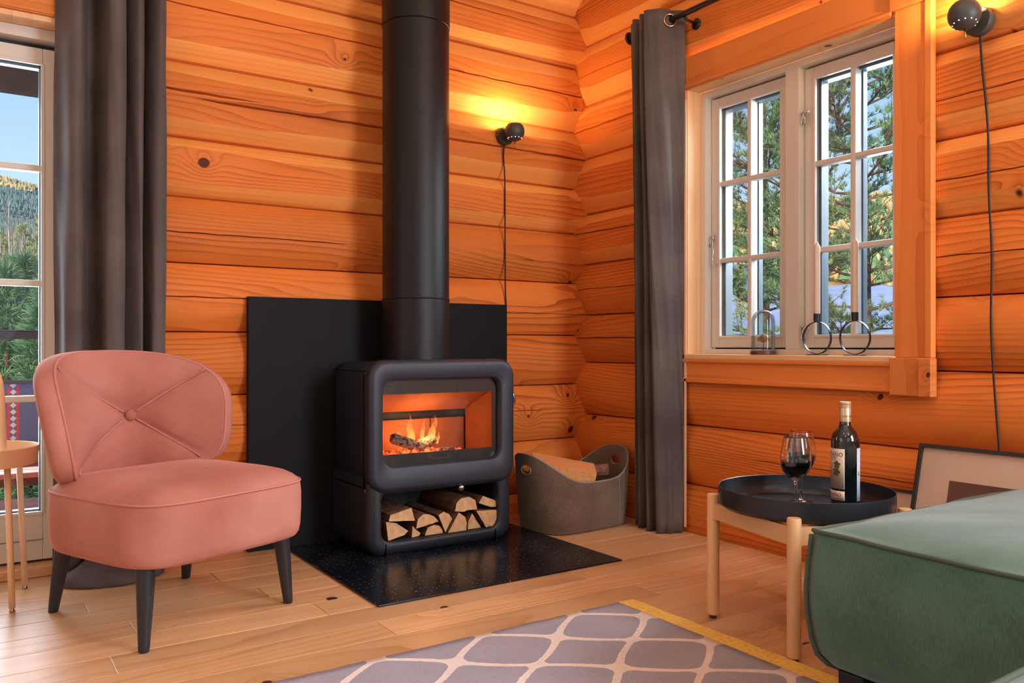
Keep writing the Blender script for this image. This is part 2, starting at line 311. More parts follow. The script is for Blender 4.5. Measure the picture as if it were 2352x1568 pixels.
# outside
mt['meadow']=plain('dry_ground',rgb(176,160,120),.95,noise=.35,nscale=.8)
mt['lake']=plain('pale_blue_ice',rgb(206,214,232),.5,noise=.15,nscale=.3)
mt['needles']=plain('pine_needles',rgb(138,172,122),.7,noise=.5,nscale=2.5)
mt['needles2']=plain('young_spruce_needles',rgb(120,160,112),.7,noise=.4,nscale=2)
mt['needles3']=plain('yellow_green_twigs',rgb(176,184,116),.8,noise=.35,nscale=2)
mt['trunk']=plain('pine_bark',rgb(122,96,78),.9,noise=.5,nscale=12,bump=.8,bscale=30)
mt['birchbark']=plain('white_birch_bark',rgb(206,192,184),.8,noise=.35,nscale=8)
mt['twig']=plain('bare_twigs',rgb(140,122,106),.9)
mt['deck']=plain('brown_deck_wood',rgb(150,92,72),.7,noise=.2,nscale=6)
mt['eave']=plain('dark_eave_board',rgb(70,68,78),.6,noise=.25,nscale=12)
mt['rail']=plain('railing_grey',rgb(74,76,88),.5)
mt['house_wall']=plain('blue_house_wall',rgb(120,160,205),.7)
mt['house_roof']=plain('pale_house_roof',rgb(150,160,185),.6)
def hillmat(name,c1,c2,c3,scale):
    m,n,l,b=newmat(name); t=n.new('ShaderNodeTexCoord'); a=n.new('ShaderNodeTexNoise'); a.inputs['Scale'].default_value=scale; a.inputs['Detail'].default_value=6; a.inputs['Roughness'].default_value=.7
    l.new(t.outputs['Object'],a.inputs['Vector']); r=n.new('ShaderNodeValToRGB'); e=r.color_ramp.elements; e[0].position=.36; e[0].color=c1; e[1].position=.64; e[1].color=c3; x=e.new(.5); x.color=c2
    l.new(a.outputs[0],r.inputs[0]); l.new(r.outputs[0],b.inputs['Base Color']); b.inputs['Roughness'].default_value=1; b.inputs['Specular IOR Level'].default_value=0; return m
mt['goldhill']=hillmat('sungold_hillside',rgb(150,140,84),rgb(226,188,110),rgb(246,212,150),.12)  # gold of the low sun is mixed into the hillside colours
mt['mountain']=hillmat('forested_mountain',rgb(92,122,116),rgb(126,150,140),rgb(160,160,150),.03)  # haze and slope shade are put into these blue greens
mt['goldforest']=plain('sungold_birches',rgb(236,208,150),.9,noise=.35,nscale=.25)  # trees with gold sunlight put into their colour
mt['bluforest']=plain('mountain_spruces',rgb(126,152,144),.9,noise=.4,nscale=.1)  # spruces tinted with the mountain's haze and shade
# striped blanket
m,n,l,b=newmat('navy_striped_blanket'); mt['blanket']=m
t=n.new('ShaderNodeTexCoord'); s=n.new('ShaderNodeSeparateXYZ'); l.new(t.outputs['Object'],s.inputs[0])
def mm(op,a,b_=0.):
    x=n.new('ShaderNodeMath'); x.operation=op
    for i,v in enumerate((a,b_)):
        if isinstance(v,(int,float)): x.inputs[i].default_value=v
        else: l.new(v,x.inputs[i])
    return x.outputs[0]
xx=mm('PINGPONG',mm('ABSOLUTE',mm('SUBTRACT',s.outputs[0],.075)),.105)
red=mm('LESS_THAN',mm('ABSOLUTE',mm('SUBTRACT',xx,.019)),.006)
zz=mm('PINGPONG',s.outputs[2],.016)
dia=mm('LESS_THAN',mm('ADD',xx,zz),.014)
m1=n.new('ShaderNodeMix'); m1.data_type='RGBA'; m1.inputs[6].default_value=rgb(104,122,166); m1.inputs[7].default_value=rgb(222,84,104); l.new(red,m1.inputs[0])
m2=n.new('ShaderNodeMix'); m2.data_type='RGBA'; l.new(m1.outputs[2],m2.inputs[6]); m2.inputs[7].default_value=rgb(235,235,240); l.new(dia,m2.inputs[0]); l.new(m2.outputs[2],b.inputs['Base Color']); b.inputs['Roughness'].default_value=.9
m,n,l,b=newmat('photo_print'); mt['photo']=m
t=n.new('ShaderNodeTexCoord'); a=n.new('ShaderNodeTexNoise'); a.inputs['Scale'].default_value=4; a.inputs['Detail'].default_value=5; l.new(t.outputs['Object'],a.inputs['Vector'])
r=n.new('ShaderNodeValToRGB'); r.color_ramp.elements[0].color=rgb(60,34,24); r.color_ramp.elements[1].color=rgb(150,96,74); l.new(a.outputs[0],r.inputs[0]); l.new(r.outputs[0],b.inputs['Base Color']); b.inputs['Roughness'].default_value=.25

# ------------------------------------------------------------------ geometry helpers
def link(ob,parent=None):
    sc.collection.objects.link(ob)
    if parent is not None: ob.parent=parent
    return ob
def tag(ob,label=None,cat=None,group=None,kind=None):
    if label: ob['label']=label
    if cat: ob['category']=cat
    if group: ob['group']=group
    if kind: ob['kind']=kind
    return ob
def empty(name,loc,rz=0,label=None,cat=None,group=None,kind=None):
    o=bpy.data.objects.new(name,None); o.location=loc; o.rotation_euler=(0,0,rz); o.empty_display_size=.1; link(o); tag(o,label,cat,group,kind); return o
def wpos(o):
    v=Vector(o.location)
    while o.parent: o=o.parent; v+=Vector(o.location)
    return v
class MB:
    """collects shapes into one mesh"""
    def __init__(s): s.bm=bmesh.new(); s.mi=0
    def _add(s,vs,fs):
        b=[s.bm.verts.new(v) for v in vs]; out=[]
        for f in fs:
            try: g=s.bm.faces.new([b[i] for i in f]); g.material_index=s.mi; out.append(g)
            except ValueError: pass
        return b,out
    def box(s,x0,x1,y0,y1,z0,z1,bev=0):
        vs=[(x,y,z) for z in(z0,z1) for y in(y0,y1) for x in(x0,x1)]
        b,f=s._add(vs,[(0,2,3,1),(4,5,7,6),(0,1,5,4),(2,6,7,3),(0,4,6,2),(1,3,7,5)])
        if bev:
            ed={e for g in f for e in g.edges}
            r=bmesh.ops.bevel(s.bm,geom=list(ed),offset=bev,segments=2,profile=.5,affect='EDGES')
            for g in r['faces']: g.material_index=s.mi
        return s
    def rings(s,rings,caps=(True,True),closed=True):
        """list of equally long vertex loops"""
        n=len(rings[0]); vs=[s.bm.verts.new(p) for r in rings for p in r]
        for i in range(len(rings)-1):
            for j in range(n if closed else n-1):
                k=(j+1)%n
                g=s.bm.faces.new((vs[i*n+j],vs[i*n+k],vs[(i+1)*n+k],vs[(i+1)*n+j])); g.material_index=s.mi; g.smooth=True
        if closed:
            if caps[0]: g=s.bm.faces.new(vs[:n][::-1]); g.material_index=s.mi
            if caps[1]: g=s.bm.faces.new(vs[-n:]); g.material_index=s.mi
        return s
    def lathe(s,prof,c=(0,0,0),n=32,caps=(True,True),axis=None):
        q=Vector((0,0,1)).rotation_difference(Vector(axis)) if axis is not None else None
        R=[]
        for r,z in prof:
            ring=[]
            for i in range(n):
                a=2*PI*i/n; v=Vector((max(r,1e-4)*math.cos(a),max(r,1e-4)*math.sin(a),z))
                if q: v=q@v
                ring.append(v+Vector(c))
            R.append(ring)
        return s.rings(R,caps)
    def tube(s,pts,r,n=8,caps=True):
        pts=[Vector(p) for p in pts]; R=[]; up=None
        for i,p in enumerate(pts):
            d=(pts[min(i+1,len(pts)-1)]-pts[max(i-1,0)]).normalized()
            if up is None:
                up=Vector((0,0,1)) if abs(d.z)<.9 else Vector((1,0,0))
            a=d.cross(up); a.normalize(); b_=a.cross(d); up=b_
            rr=r[i] if isinstance(r,(list,tuple)) else r
            R.append([p+a*math.cos(2*PI*k/n)*rr+b_*math.sin(2*PI*k/n)*rr for k in range(n)])
        return s.rings(R,(caps,caps))
    def prism(s,poly,f0,f1):
        """poly 2D points, f0/f1 map (u,v)->3D for both ends"""
        return s.rings([[f0(*p) for p in poly],[f1(*p) for p in poly]])
    def build(s,name,mats,parent=None,smooth=None,local=False,sub=0):
        bmesh.ops.recalc_face_normals(s.bm,faces=s.bm.faces)
        if smooth is not None:
            for f in s.bm.faces: f.smooth=smooth
        me=bpy.data.meshes.new(name)
        if not isinstance(mats,(list,tuple)): mats=[mats]
        ob=bpy.data.objects.new(name,me)
        if not local:
            if parent is not None: off=wpos(parent)
            else:
                c=[v.co for v in s.bm.verts]
                off=Vector(((min(p.x for p in c)+max(p.x for p in c))/2,(min(p.y for p in c)+max(p.y for p in c))/2,min(p.z for p in c)))
                ob.location=off
            for v in s.bm.verts: v.co-=off
        s.bm.to_mesh(me); s.bm.free()
        for m in mats: me.materials.append(m)
        if sub:
            md=ob.modifiers.new('sub','SUBSURF'); md.levels=sub; md.render_levels=sub
        return link(ob,parent)
def smooth_by_angle(ob,a=35):
    me=ob.data
    me.polygons.foreach_set('use_smooth',[True]*len(me.polygons))
    try: me.set_sharp_from_angle(angle=math.radians(a))
    except Exception: pass
    return ob
def catmull(P,n=8):
    P=[Vector(p) for p in P]; out=[]
    for i in range(len(P)-1):
        a=P[max(i-1,0)]; b=P[i]; c=P[i+1]; d=P[min(i+2,len(P)-1)]
        for k in range(n):
            t=k/n; out.append(.5*((2*b)+(c-a)*t+(2*a-5*b+4*c-d)*t*t+(3*b-a-3*c+d)*t**3))
    out.append(P[-1]); return out
def sn(x,seed=0):   # cheap smooth noise -1..1
    return (math.sin(x*1.3+seed*7.1)+math.sin(x*2.9+seed*3.7+1.3)*.6+math.sin(x*6.1+seed*1.9+.4)*.3)/1.9
def text_mesh(txt,size,fn,name,mat,parent,align='CENTER',ext=0):
    cu=bpy.data.curves.new(name,'FONT'); cu.body=txt; cu.size=size; cu.align_x=align; cu.align_y='CENTER'; cu.extrude=ext; cu.resolution_u=3
    ob=bpy.data.objects.new(name,cu); sc.collection.objects.link(ob)
    dg=bpy.context.evaluated_depsgraph_get(); me=bpy.data.meshes.new_from_object(ob.evaluated_get(dg)); bpy.data.objects.remove(ob); 
    off=wpos(parent)
    for v in me.vertices: v.co=Vector(fn(v.co.x,v.co.y,v.co.z))-off
    me.materials.clear(); me.materials.append(mat)
    return link(bpy.data.objects.new(name,me),parent)

# ------------------------------------------------------------------ log walls
random.seed(3)
PROUD=.046
def log_mesh(name,a0,a1,z0,z1,axis,cracks,seed,parent,side=1):
    """one squared log with rounded shoulders and drying cracks.
    axis x: back wall (face towards -y); axis y: right wall (face towards -x)"""
    H=z1-z0; L=a1-a0; ns=max(2,int(L/.045)); mb=MB()
    def row_set(a):
        w1=sn(a*1.7,seed)*.012; w2=sn(a*1.9,seed+5)*.012
        f0=z0+H*.235+w1; f1=z1-H*.225+w2
        sc_=max(0,min(1,(a+.125)/.075)); sc_=sc_*sc_*(3-2*sc_)*.35; md_=(z0+z1)/2; gap_=.03 if cracks else .006
        f0=f0+(md_-gap_-f0)*sc_; f1=f1+(md_+gap_-f1)*sc_
        if z1<1.45:
            # lower courses are round backed: one smooth swell
            rows=[(z0-.001,-.03,0),(z0+.0016,-.012,0)]
            sw=sn(a*1.3,seed)*.02
            lowt=[.012,.05,.11,.19,.29,.39]; hit=[.61,.71,.81,.89,.95,.988]
            dd=lambda t_: PROUD*(1-abs(2*t_-1)**2.5)
            rows+=[(z0+H*t_,dd(t_),0) for t_ in lowt]
            for (zc,amp,envs,wd) in sorted(cracks):
                e=0
                for (ea,eb) in envs:
                    if ea<a<eb: e=max(e,min(1,(a-ea)/.15)*min(1,(eb-a)/.15))
                zc_=zc+sn(a*2.3,seed+zc*9)*amp*.6+(.0016*sn(a*31,seed)); wv=wd*(e**.6)*(.75+.25*sn(a*9,seed+2)); d0=dd((zc_-z0)/H)
                rows+=[(zc_-wv-.0004,d0,0),(zc_,d0-.020*min(1,e*2),0),(zc_+wv+.0004,d0,0)]
            rows+=[(z0+H*t_,dd(t_),0) for t_ in hit]
            rows+=[(z1-.0016,-.012,0),(z1+.001,-.03,0)]
            return rows
        rows=[(z0-.001,-.03,1),(z0+.0018,-.012,1),(z0+.006,.004,1),(z0+(f0-z0)*.35,PROUD*.42,1),(z0+(f0-z0)*.7,PROUD*.78,1),(f0,PROUD,0)]
        for (zc,amp,envs,wd) in sorted(cracks):
            e=0
            for (ea,eb) in envs:
                if ea<a<eb: e=max(e,min(1,(a-ea)/.15)*min(1,(eb-a)/.15))
            zc_=zc+sn(a*2.3,seed+zc*9)*amp+(.0016*sn(a*31,seed))
            wv=wd*(e**.6)*(.75+.25*sn(a*9,seed+2)); dp=.020*min(1,e*2)
            rows+=[(zc_-wv-.0004,PROUD,0),(zc_,PROUD-dp if e>0 else PROUD,0),(zc_+wv+.0004,PROUD,0)]
        rows+=[(f1,PROUD,0),(f1+(z1-f1)*.3,PROUD*.8,1),(f1+(z1-f1)*.65,PROUD*.44,1),(z1-.006,.004,1),(z1-.0018,-.012,1),(z1+.001,-.03,1)]
        return rows
    grid=[]
    for i in range(ns+1):
        a=a0+L*i/ns; R=row_set(a)
        grid.append([(( a,-d,z) if axis=='x' else (-d,a,z)) for z,d,_ in R]); kinds=[k for _,_,k in R]
    nr=len(grid[0]); vs=[[mb.bm.verts.new(p) for p in g] for g in grid]
    for i in range(ns):
        for j in range(nr-1):
            f=mb.bm.faces.new((vs[i][j],vs[i+1][j],vs[i+1][j+1],vs[i][j+1]))
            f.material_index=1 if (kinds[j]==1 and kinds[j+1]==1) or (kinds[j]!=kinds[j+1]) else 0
            f.smooth= kinds[j]==1 or kinds[j+1]==1 or z1<1.45
    # back and ends so that every log is a solid
    bk=.13
    def bp(p): return (p[0],bk,p[2]) if axis=='x' else (bk,p[1],p[2])
    B=[[mb.bm.verts.new(bp(g[0])),mb.bm.verts.new(bp(g[-1]))] for g in (grid[0],grid[-1])]
    mb.bm.faces.new(vs[0]+[B[0][1],B[0][0]]); mb.bm.faces.new(vs[-1][::-1]+[B[1][0],B[1][1]])
    mb.bm.faces.new((B[0][0],B[0][1],B[1][1],B[1][0]))
    mb.bm.faces.new([v[0] for v in vs][::-1]+[B[0][0],B[1][0]]); mb.bm.faces.new([v[-1] for v in vs]+[B[1][1],B[0][1]])
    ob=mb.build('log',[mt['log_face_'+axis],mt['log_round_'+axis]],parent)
    smooth_by_angle(ob,28); return ob

BZ=[-.17,.09,.348,.626,.878,1.147,1.404,1.637,1.931,2.262,2.532,2.80,3.06]
BCR={ .348:[(.505,.004,[(-2.3,-.2)],.0018)],
      .878:[(1.012,.004,[(-2.3,-.9)],.0028),(.985,.003,[(-1.2,.1)],.0012)],
      1.147:[(1.262,.005,[(-2.6,-1.3)],.0022),(1.245,.004,[(-1.45,.1)],.0024)],
      1.637:[(1.808,.003,[(-3.2,-1.70)],.0055),(1.785,.003,[(-1.95,.1)],.0060)],
      1.931:[(2.136,.004,[(-3.2,-.95)],.0038),(2.110,.004,[(-1.2,.1)],.0055)],
      2.262:[(2.43,.006,[(-1.4,-.25)],.0025)],2.532:[(2.66,.006,[(-3,0)],.003)]}
WL=(-3.75,-2.36); WLT=2.0   # garden door opening
def spans(a0,a1,holes,z0,z1):
    segs=[(a0,a1)]
    for (h0,h1,hz0,hz1) in holes:
        if z1<=hz0+.02 or z0>=hz1-.02: continue
        ns=[]
        for s0,s1 in segs:
            if h1<=s0 or h0>=s1: ns.append((s0,s1)); continue
            if h0>s0: ns.append((s0,h0))
            if h1<s1: ns.append((h1,s1))
        segs=ns
    return segs
wall_back=tag(empty('wall_back',(0,0,0)),kind='structure')
hb=[(WL[0],WL[1],-1,WLT)]
cut=lambda z0,z1,hs:[(z0,z1)]
for i in range(len(BZ)-1):
    z0,z1=BZ[i],BZ[i+1]
    # a log that the opening ends inside keeps its full height beside it
    for s0,s1 in spans(-5.2,.10,hb,max(z0,-.1),min(z1,WLT) if z0<WLT-.08 else z1):
        log_mesh('log',s0,s1,z0,z1,'x',BCR.get(z0,[]),i*1.7,wall_back)
RZ=[-.05,.21,.472,.739,.983,1.244,1.504,1.792,2.064,2.375,2.645,2.92,3.1]
RCR={ .21:[(.375,.004,[(-1.35,-.75)],.0022),(.362,.003,[(-1.9,-1.15)],.0018)],
      .739:[(.862,.006,[(-.8,.1)],.0032)],
      .983:[(1.112,.003,[(-.9,.1),(-6,-1.7)],.0018)],
      1.244:[(1.402,.004,[(-.9,.1)],.0030),(1.362,.004,[(-6,-1.7)],.0026)],
      1.504:[(1.625,.004,[(-6,-1.7)],.0020)],
      1.792:[(1.928,.004,[(-.7,.1)],.0045),(1.895,.003,[(-6,-1.7)],.0060)],
      2.064:[(2.21,.012,[(-.9,.1)],.0022)],2.375:[(2.5,.006,[(-2,-.5)],.002)]}
OY0,OY1,OZ0,OZ1=-1.784,-.816,.787,1.942
wall_right=tag(empty('wall_right',(0,0,0)),kind='structure')
for i in range(len(RZ)-1):
    z0,z1=RZ[i],RZ[i+1]
    if z0>=.983-.01 and z1<=2.07+.01: segs=[(-5.9,OY0-.02),(OY1+.02,.10)]
    elif z0==.739: segs=[(-5.9,OY0-.02),(OY1+.02,.10)]
    else: segs=[(-5.9,.10)]
    for s0,s1 in segs:
        log_mesh('log',s0,s1,z0,z1,'y',RCR.get(z0,[]),i*2.3+20,wall_right)
# floor of planks
floor=tag(empty('floor',(0,0,0)),kind='structure')
mb=MB(); mb.box(-5.2,.05,-5.9,.05,-.12,-.0165); mb.build('subfloor',mt['iron_dark'],floor)
JOINTS={-.154:[-1.1],-.292:[-2.9,-.7],-.43:[-1.951],-.568:[-2.375,-.3],-.706:[-1.864],-.844:[-2.284,-.2],-.982:[-1.767],-1.12:[-2.375,-.865],-1.258:[-1.672],-1.396:[-2.7,-.777],-1.534:[-1.9],-1.672:[-.35,-2.4],-1.81:[-.687],-1.948:[-1.5,-.25]}
y=-.016; k=0
rows=[(-.016+.0,.06)]
yy=-.016
edges=[.04]+[-.016-.138*i for i in range(0,43)]
for i in range(len(edges)-1):
    y1,y0=edges[i],edges[i+1]
    key=min(JOINTS,key=lambda q:abs(q-y0))
    js=JOINTS[key] if abs(key-y0)<.02 else [-.6-((i*.83)%1.9)]
    js=sorted(set([-5.2]+[j+o_ for j in js for o_ in((0,) if len(js)>1 else (-2.2,0))]+[.03]))
    js=[j for j in js if -5.2<=j<=.03]
    for a,b_ in zip(js[:-1],js[1:]):
        if b_-a<.08: continue
        mb=MB(); dz=random.uniform(-.0003,.0003); g=.0004
        x0,x1,p0,p1=a+g,b_-g,y0+g,y1-g; c=.0016
        mb.rings([[(x0,p0,-.015),(x1,p0,-.015),(x1,p1,-.015),(x0,p1,-.015)],[(x0,p0,-c),(x1,p0,-c),(x1,p1,-c),(x0,p1,-c)],[(x0+c,p0+c,dz),(x1-c,p0+c,dz),(x1-c,p1-c,dz),(x0+c,p1-c,dz)]],caps=(False,True))
        mb.build('plank',mt['floor'],floor,smooth=False)
# unseen shell that closes the room
mb=MB(); mb.box(-5.3,.2,-6.0,.2,2.95,3.05); tag(mb.build('ceiling',mt['ceiling']),kind='structure')
mb=MB(); mb.box(-5.32,-5.2,-6.0,.2,-.1,3.0); tag(mb.build('wall_left',mt['far_wall']),kind='structure')
mb=MB(); mb.box(-5.3,.2,-6.02,-5.9,-.1,3.0); tag(mb.build('wall_front',mt['far_wall']),kind='structure')

# ------------------------------------------------------------------ window 1: the two-light casement in the right wall
win=tag(empty('window_1',(.05,-1.3,OZ0)),kind='structure')
def vbox(mb,y0,y1,x0,x1,z0,z1,bev=.0015): mb.box(x0,x1,y0,y1,z0,z1,bev)
FX=.024  # plane of the white outer frame
yl,yr=OY1,OY0
mb=MB(); t_=.028
vbox(mb,yl-t_,yl,FX,.16,OZ0,OZ1); vbox(mb,yr,yr+t_,FX,.16,OZ0,OZ1)
vbox(mb,yr+t_,yl-t_,FX,.16,OZ1-t_,OZ1); vbox(mb,yr+t_,yl-t_,FX,.16,OZ0,OZ0+.022)
mb.build('outer_frame',mt['white'],win)
mb=MB(); my0,my1=-1.330,-1.268; vbox(mb,my0,my1,FX,.16,OZ0+.022,OZ1-t_); mb.build('mullion',mt['white'],win)
# pine lining around the opening and sill
mb=MB(); vbox(mb,yl-.0005,yl+.02,-.058,FX,OZ0-.0,OZ1,.001); mb.build('lining',mt['lining'],win)
mb=MB(); vbox(mb,yr-.02,yr+.0005,-.058,FX,OZ0,OZ1,.001); mb.build('lining',mt['lining'],win)
mb=MB(); vbox(mb,yr,yl,-.058,FX,OZ1-.0005,OZ1+.018,.001); mb.build('lining',mt['lining_h'],win)
mb=MB(); vbox(mb,yr-.005,yl+.005,-.074,FX+.01,OZ0-.022,OZ0,.004); mb.build('sill',mt['lining_h'],win)
def sash(y0,y1,nm):
    z0,z1=.815,1.908; x0,x1=.058,.112; st=.042
    s=MB()
    for a,b_ in((y0,y0+st),(y1-st,y1)): vbox(s,a,b_,x0,x1,z0,z1,.003)
    vbox(s,y0+st,y1-st,x0,x1,z0,z0+.045,.003); vbox(s,y0+st,y1-st,x0,x1,z1-.042,z1,.003)
    so=s.build('sash',mt['white'],win)
    gy0,gy1,gz0,gz1=y0+st,y1-st,z0+.045,z1-.042
    # raised glazing bead
    bd=MB()
    for a,b_,c,d in((gy0-.006,gy0+.006,gz0-.006,gz1+.006),(gy1-.006,gy1+.006,gz0-.006,gz1+.006)): vbox(bd,a,b_,x0-.004,x0+.012,c,d,.003)
    for c,d in((gz0-.006,gz0+.006),(gz1-.006,gz1+.006)): vbox(bd,gy0,gy1,x0-.004,x0+.012,c,d,.003)
    bd.build('glazing_bead',mt['white'],so)
    ym=(gy0+gy1)/2; mb=MB(); vbox(mb,ym-.010,ym+.010,x0,x1-.01,gz0,gz1,.004); mb.build('glazing_bar',mt['white'],so)
    hz=[gz0+(gz1-gz0)*k/3 for k in range(4)]
    for k in(1,2):
        mb=MB(); vbox(mb,gy0,gy1,x0+.001,x1-.011,hz[k]-.010,hz[k]+.010,.004); mb.build('glazing_bar',mt['white'],so)
    # outer pane layer with pale spacer edges and gasket lines
    for c0,c1 in((gy0,ym),(ym,gy1)):
        for k in range(3):
            g=MB(); g.box(x0+.020,x0+.024,c0,c1,hz[k],hz[k+1]); g.build('pane',mt['glass'],so)
    g=MB()
    for c0 in(gy0,gy1-.012): vbox(g,c0,c0+.012,x0+.03,x1+.02,gz0,gz1,.001)
    vbox(g,gy0+.012,gy1-.012,x0+.03,x1+.02,gz1-.012,gz1,.001); vbox(g,gy0+.012,gy1-.012,x0+.03,x1+.02,gz0,gz0+.010,.001)
    vbox(g,ym-.014,ym+.014,x1-.008,x1+.018,gz0,gz1,.001)
    g.build('outer_bead',mt['white_dimmed'],so)
    g=MB()
    for c0 in(gy0+.011,gy1-.014): vbox(g,c0,c0+.003,x0+.026,x0+.029,gz0,gz1,0)
    g.build('gasket',mt['rubber'],so)
    return so
sash(my1+.004,yl-t_-.006,'l'); sash(yr+t_+.006,my0-.004,'r')
mb=MB(); 
for a,b_ in((my1,yl-t_),(yr+t_,my0)): vbox(mb,a,b_,.09,.095,OZ0+.022,.8155,0); vbox(mb,a,b_,.09,.095,1.905,OZ1-t_,0)
mb.build('gasket',mt['rubber'],win)
# catches and stays
def catch(y,z):
    mb=MB(); mb.tube([(.045,y+.0,z),(.035,y-.012,z+.002),(.035,y-.030,z-.001)],.0045,8); mb.tube([(.034,y-.034,z+.004),(.034,y-.030,z-.006)],.006,8)
    loop=[(.030,y-.014+.009*math.sin(a),z-.030-.018*math.cos(a)) for a in [PI*2*k/14 for k in range(15)]]
    mb.tube([(.032,y-.016,z)]+[(.030,y-.014,z-.012)]+loop[0:1],.003,6); mb.tube(loop,.0022,6)
    mb.tube([(.05,y,z+.006),(.05,y,z-.02)],.004,6)
    return mb.build('catch',mt['chrome'],win)
catch(-1.332,1.733); catch(-1.332,.892)
mb=MB(); 
mb.tube(catmull([(.050,-.862,1.30),(.046,-.866,1.27),(.046,-.870,1.235),(.046,-.866,1.20),(.046,-.872,1.178),(.046,-.886,1.178),(.046,-.892,1.19)],5),.0032,6)
mb.tube([(.052,-.848,1.30),(.052,-.846,1.26)],.0045,6); mb.tube([(.05,-.866,1.31),(.05,-.866,1.285)],.005,6)
mb.build('window_hook',mt['chrome'],win)
# trims around it
TX0,TX1=-.068,-.048
mb=MB(); mb.box(TX0,TX1,-1.915,OY0+.0,OZ0-.004,1.958,.003); mb.box(TX0-.008,TX1+.001,-1.9165,-1.892,OZ0-.004,1.958,.003)
tag(mb.build('trim_1',mt['trim_z']),kind='structure')
mb=MB(); mb.box(TX0-.012,TX1,-1.918,OY0+.012,.655,OZ0-.004,.003); mb.box(TX0-.017,TX1+.001,-1.9195,-1.875,.6545,OZ0-.006,.003)
tag(mb.build('trim_2',mt['trim_z']),kind='structure')
mb=MB(); mb.box(TX0-.012,TX1,-1.918,OY0+.012,1.958,2.12,.003); mb.box(TX0-.017,TX1+.001,-1.9195,-1.88,1.957,2.121,.003)
tag(mb.build('trim_3',mt['trim_z']),kind='structure')
mb=MB(); mb.box(TX0+.004,TX1,OY0+.012,-.55,.664,OZ0-.022,.003); mb.box(TX0-.006,TX1,OY0+.012,-.55,OZ0-.036,OZ0-.020,.004); mb.box(TX0-.002,TX1,OY0+.012,-.55,.664,.684,.004)
tag(mb.build('trim_4',mt['trim_y']),kind='structure')
mb=MB(); mb.box(TX0+.004,TX1,OY0+.012,-.55,OZ1+.0005,2.085,.003); mb.box(TX0-.004,TX1,OY0+.012,-.55,OZ1+.006,OZ1+.02,.004)
tag(mb.build('trim_5',mt['trim_y']),kind='structure')
mb=MB(); mb.box(TX0,TX1,OY1+.002,-.70,OZ0-.004,OZ1,.003); tag(mb.build('trim_6',mt['trim_z']),kind='structure')

# ------------------------------------------------------------------ window 2: glazed garden door at the left of the back wall
dw=tag(empty('window_2',(-3.05,.05,.02)),kind='structure')
FY=.024
mb=MB(); mb.box(WL[1]-.03,WL[1],FY,.16,.03,1.965,.0015); mb.box(WL[0],WL[0]+.03,FY,.16,.03,1.965,.0015); mb.box(WL[0]+.03,WL[1]-.03,FY,.16,1.925,1.965,.0015)
mb.build('outer_frame',mt['white'],dw)
mb=MB(); mb.box(WL[0],WL[1],-.058,FY,1.9655,1.985,.001); mb.build('lining',mt['lining_h'],dw)
mb=MB(); mb.box(WL[1]-.0005,WL[1]+.02,-.058,FY,.03,1.985,.001); mb.build('lining',mt['lining'],dw)
mb=MB(); mb.box(WL[0],WL[1],-.02,.16,-.0,.036,.004); mb.build('threshold',mt['floor'],dw)
mb=MB(); mb.box(WL[0]+.03,WL[1]-.03,.088,.095,1.90,1.926); mb.box(WL[0]+.03,WL[1]-.03,.088,.095,.03,.05); mb.build('gasket',mt['rubber'],dw)
def leaf(x0,x1):
    z0,z1=.045,1.905; y0,y1=.058,.112; st=.062
    s=MB(); s.box(x0,x0+st,y0,y1,z0,z1,.003); s.box(x1-st,x1,y0,y1,z0,z1,.003); s.box(x0+st,x1-st,y0,y1,z1-.055,z1,.003); s.box(x0+st,x1-st,y0,y1,z0,z0+.168,.003)
    so=s.build('door_leaf',mt['white'],dw)
    p=MB(); p.box(x0+st-.002,x1-st+.002,y0-.004,y0+.004,.118,.120,.0005); p.build('panel_joint',mt['white_dimmed'],so)
    gx0,gx1=x0+st,x1-st; zs=[.213,.630,1.050,1.468,1.850]
    bd=MB()
    for a in(gx0,gx1): bd.box(a-.006,a+.006,y0-.004,y0+.012,zs[0],zs[-1],.003)
    for c in(zs[0],zs[-1]): bd.box(gx0,gx1,y0-.004,y0+.012,c-.006,c+.008,.003)
    bd.build('glazing_bead',mt['white'],so)
    for z in zs[1:-1]:
        mb=MB(); mb.box(gx0,gx1,y0+.001,y1-.01,z-.0115,z+.0115,.004); mb.build('glazing_bar',mt['white'],so)
    for a,b_ in zip(zs[:-1],zs[1:]):
        g=MB(); g.box(gx0,gx1,y0+.020,y0+.024,a,b_); g.build('pane',mt['glass'],so)
    g=MB()
    for a in(gx0,gx1-.010): g.box(a,a+.010,y0+.03,y1+.01,zs[0],zs[-1])
    g.box(gx0,gx1,y0+.03,y1+.01,zs[-1]-.012,zs[-1]); g.box(gx0,gx1,y0+.03,y1+.01,zs[0],zs[0]+.012)
    g.build('outer_bead',mt['white_dimmed'],so)
leaf(-3.05,-2.393); leaf(-3.717,-3.058)
mb=MB(); mb.box(WL[0]-.12,WL[1]+.14,-.068,-.048,1.986,2.13,.003); mb.box(WL[0]-.12,WL[1]+.14,-.074,-.048,1.990,2.004,.004); tag(mb.build('trim_7',mt['trim_x']),kind='structure')
mb=MB(); mb.box(WL[1]+.02,WL[1]+.14,-.068,-.048,.0,1.985,.003); tag(mb.build('trim_8',mt['trim_z']),kind='structure')

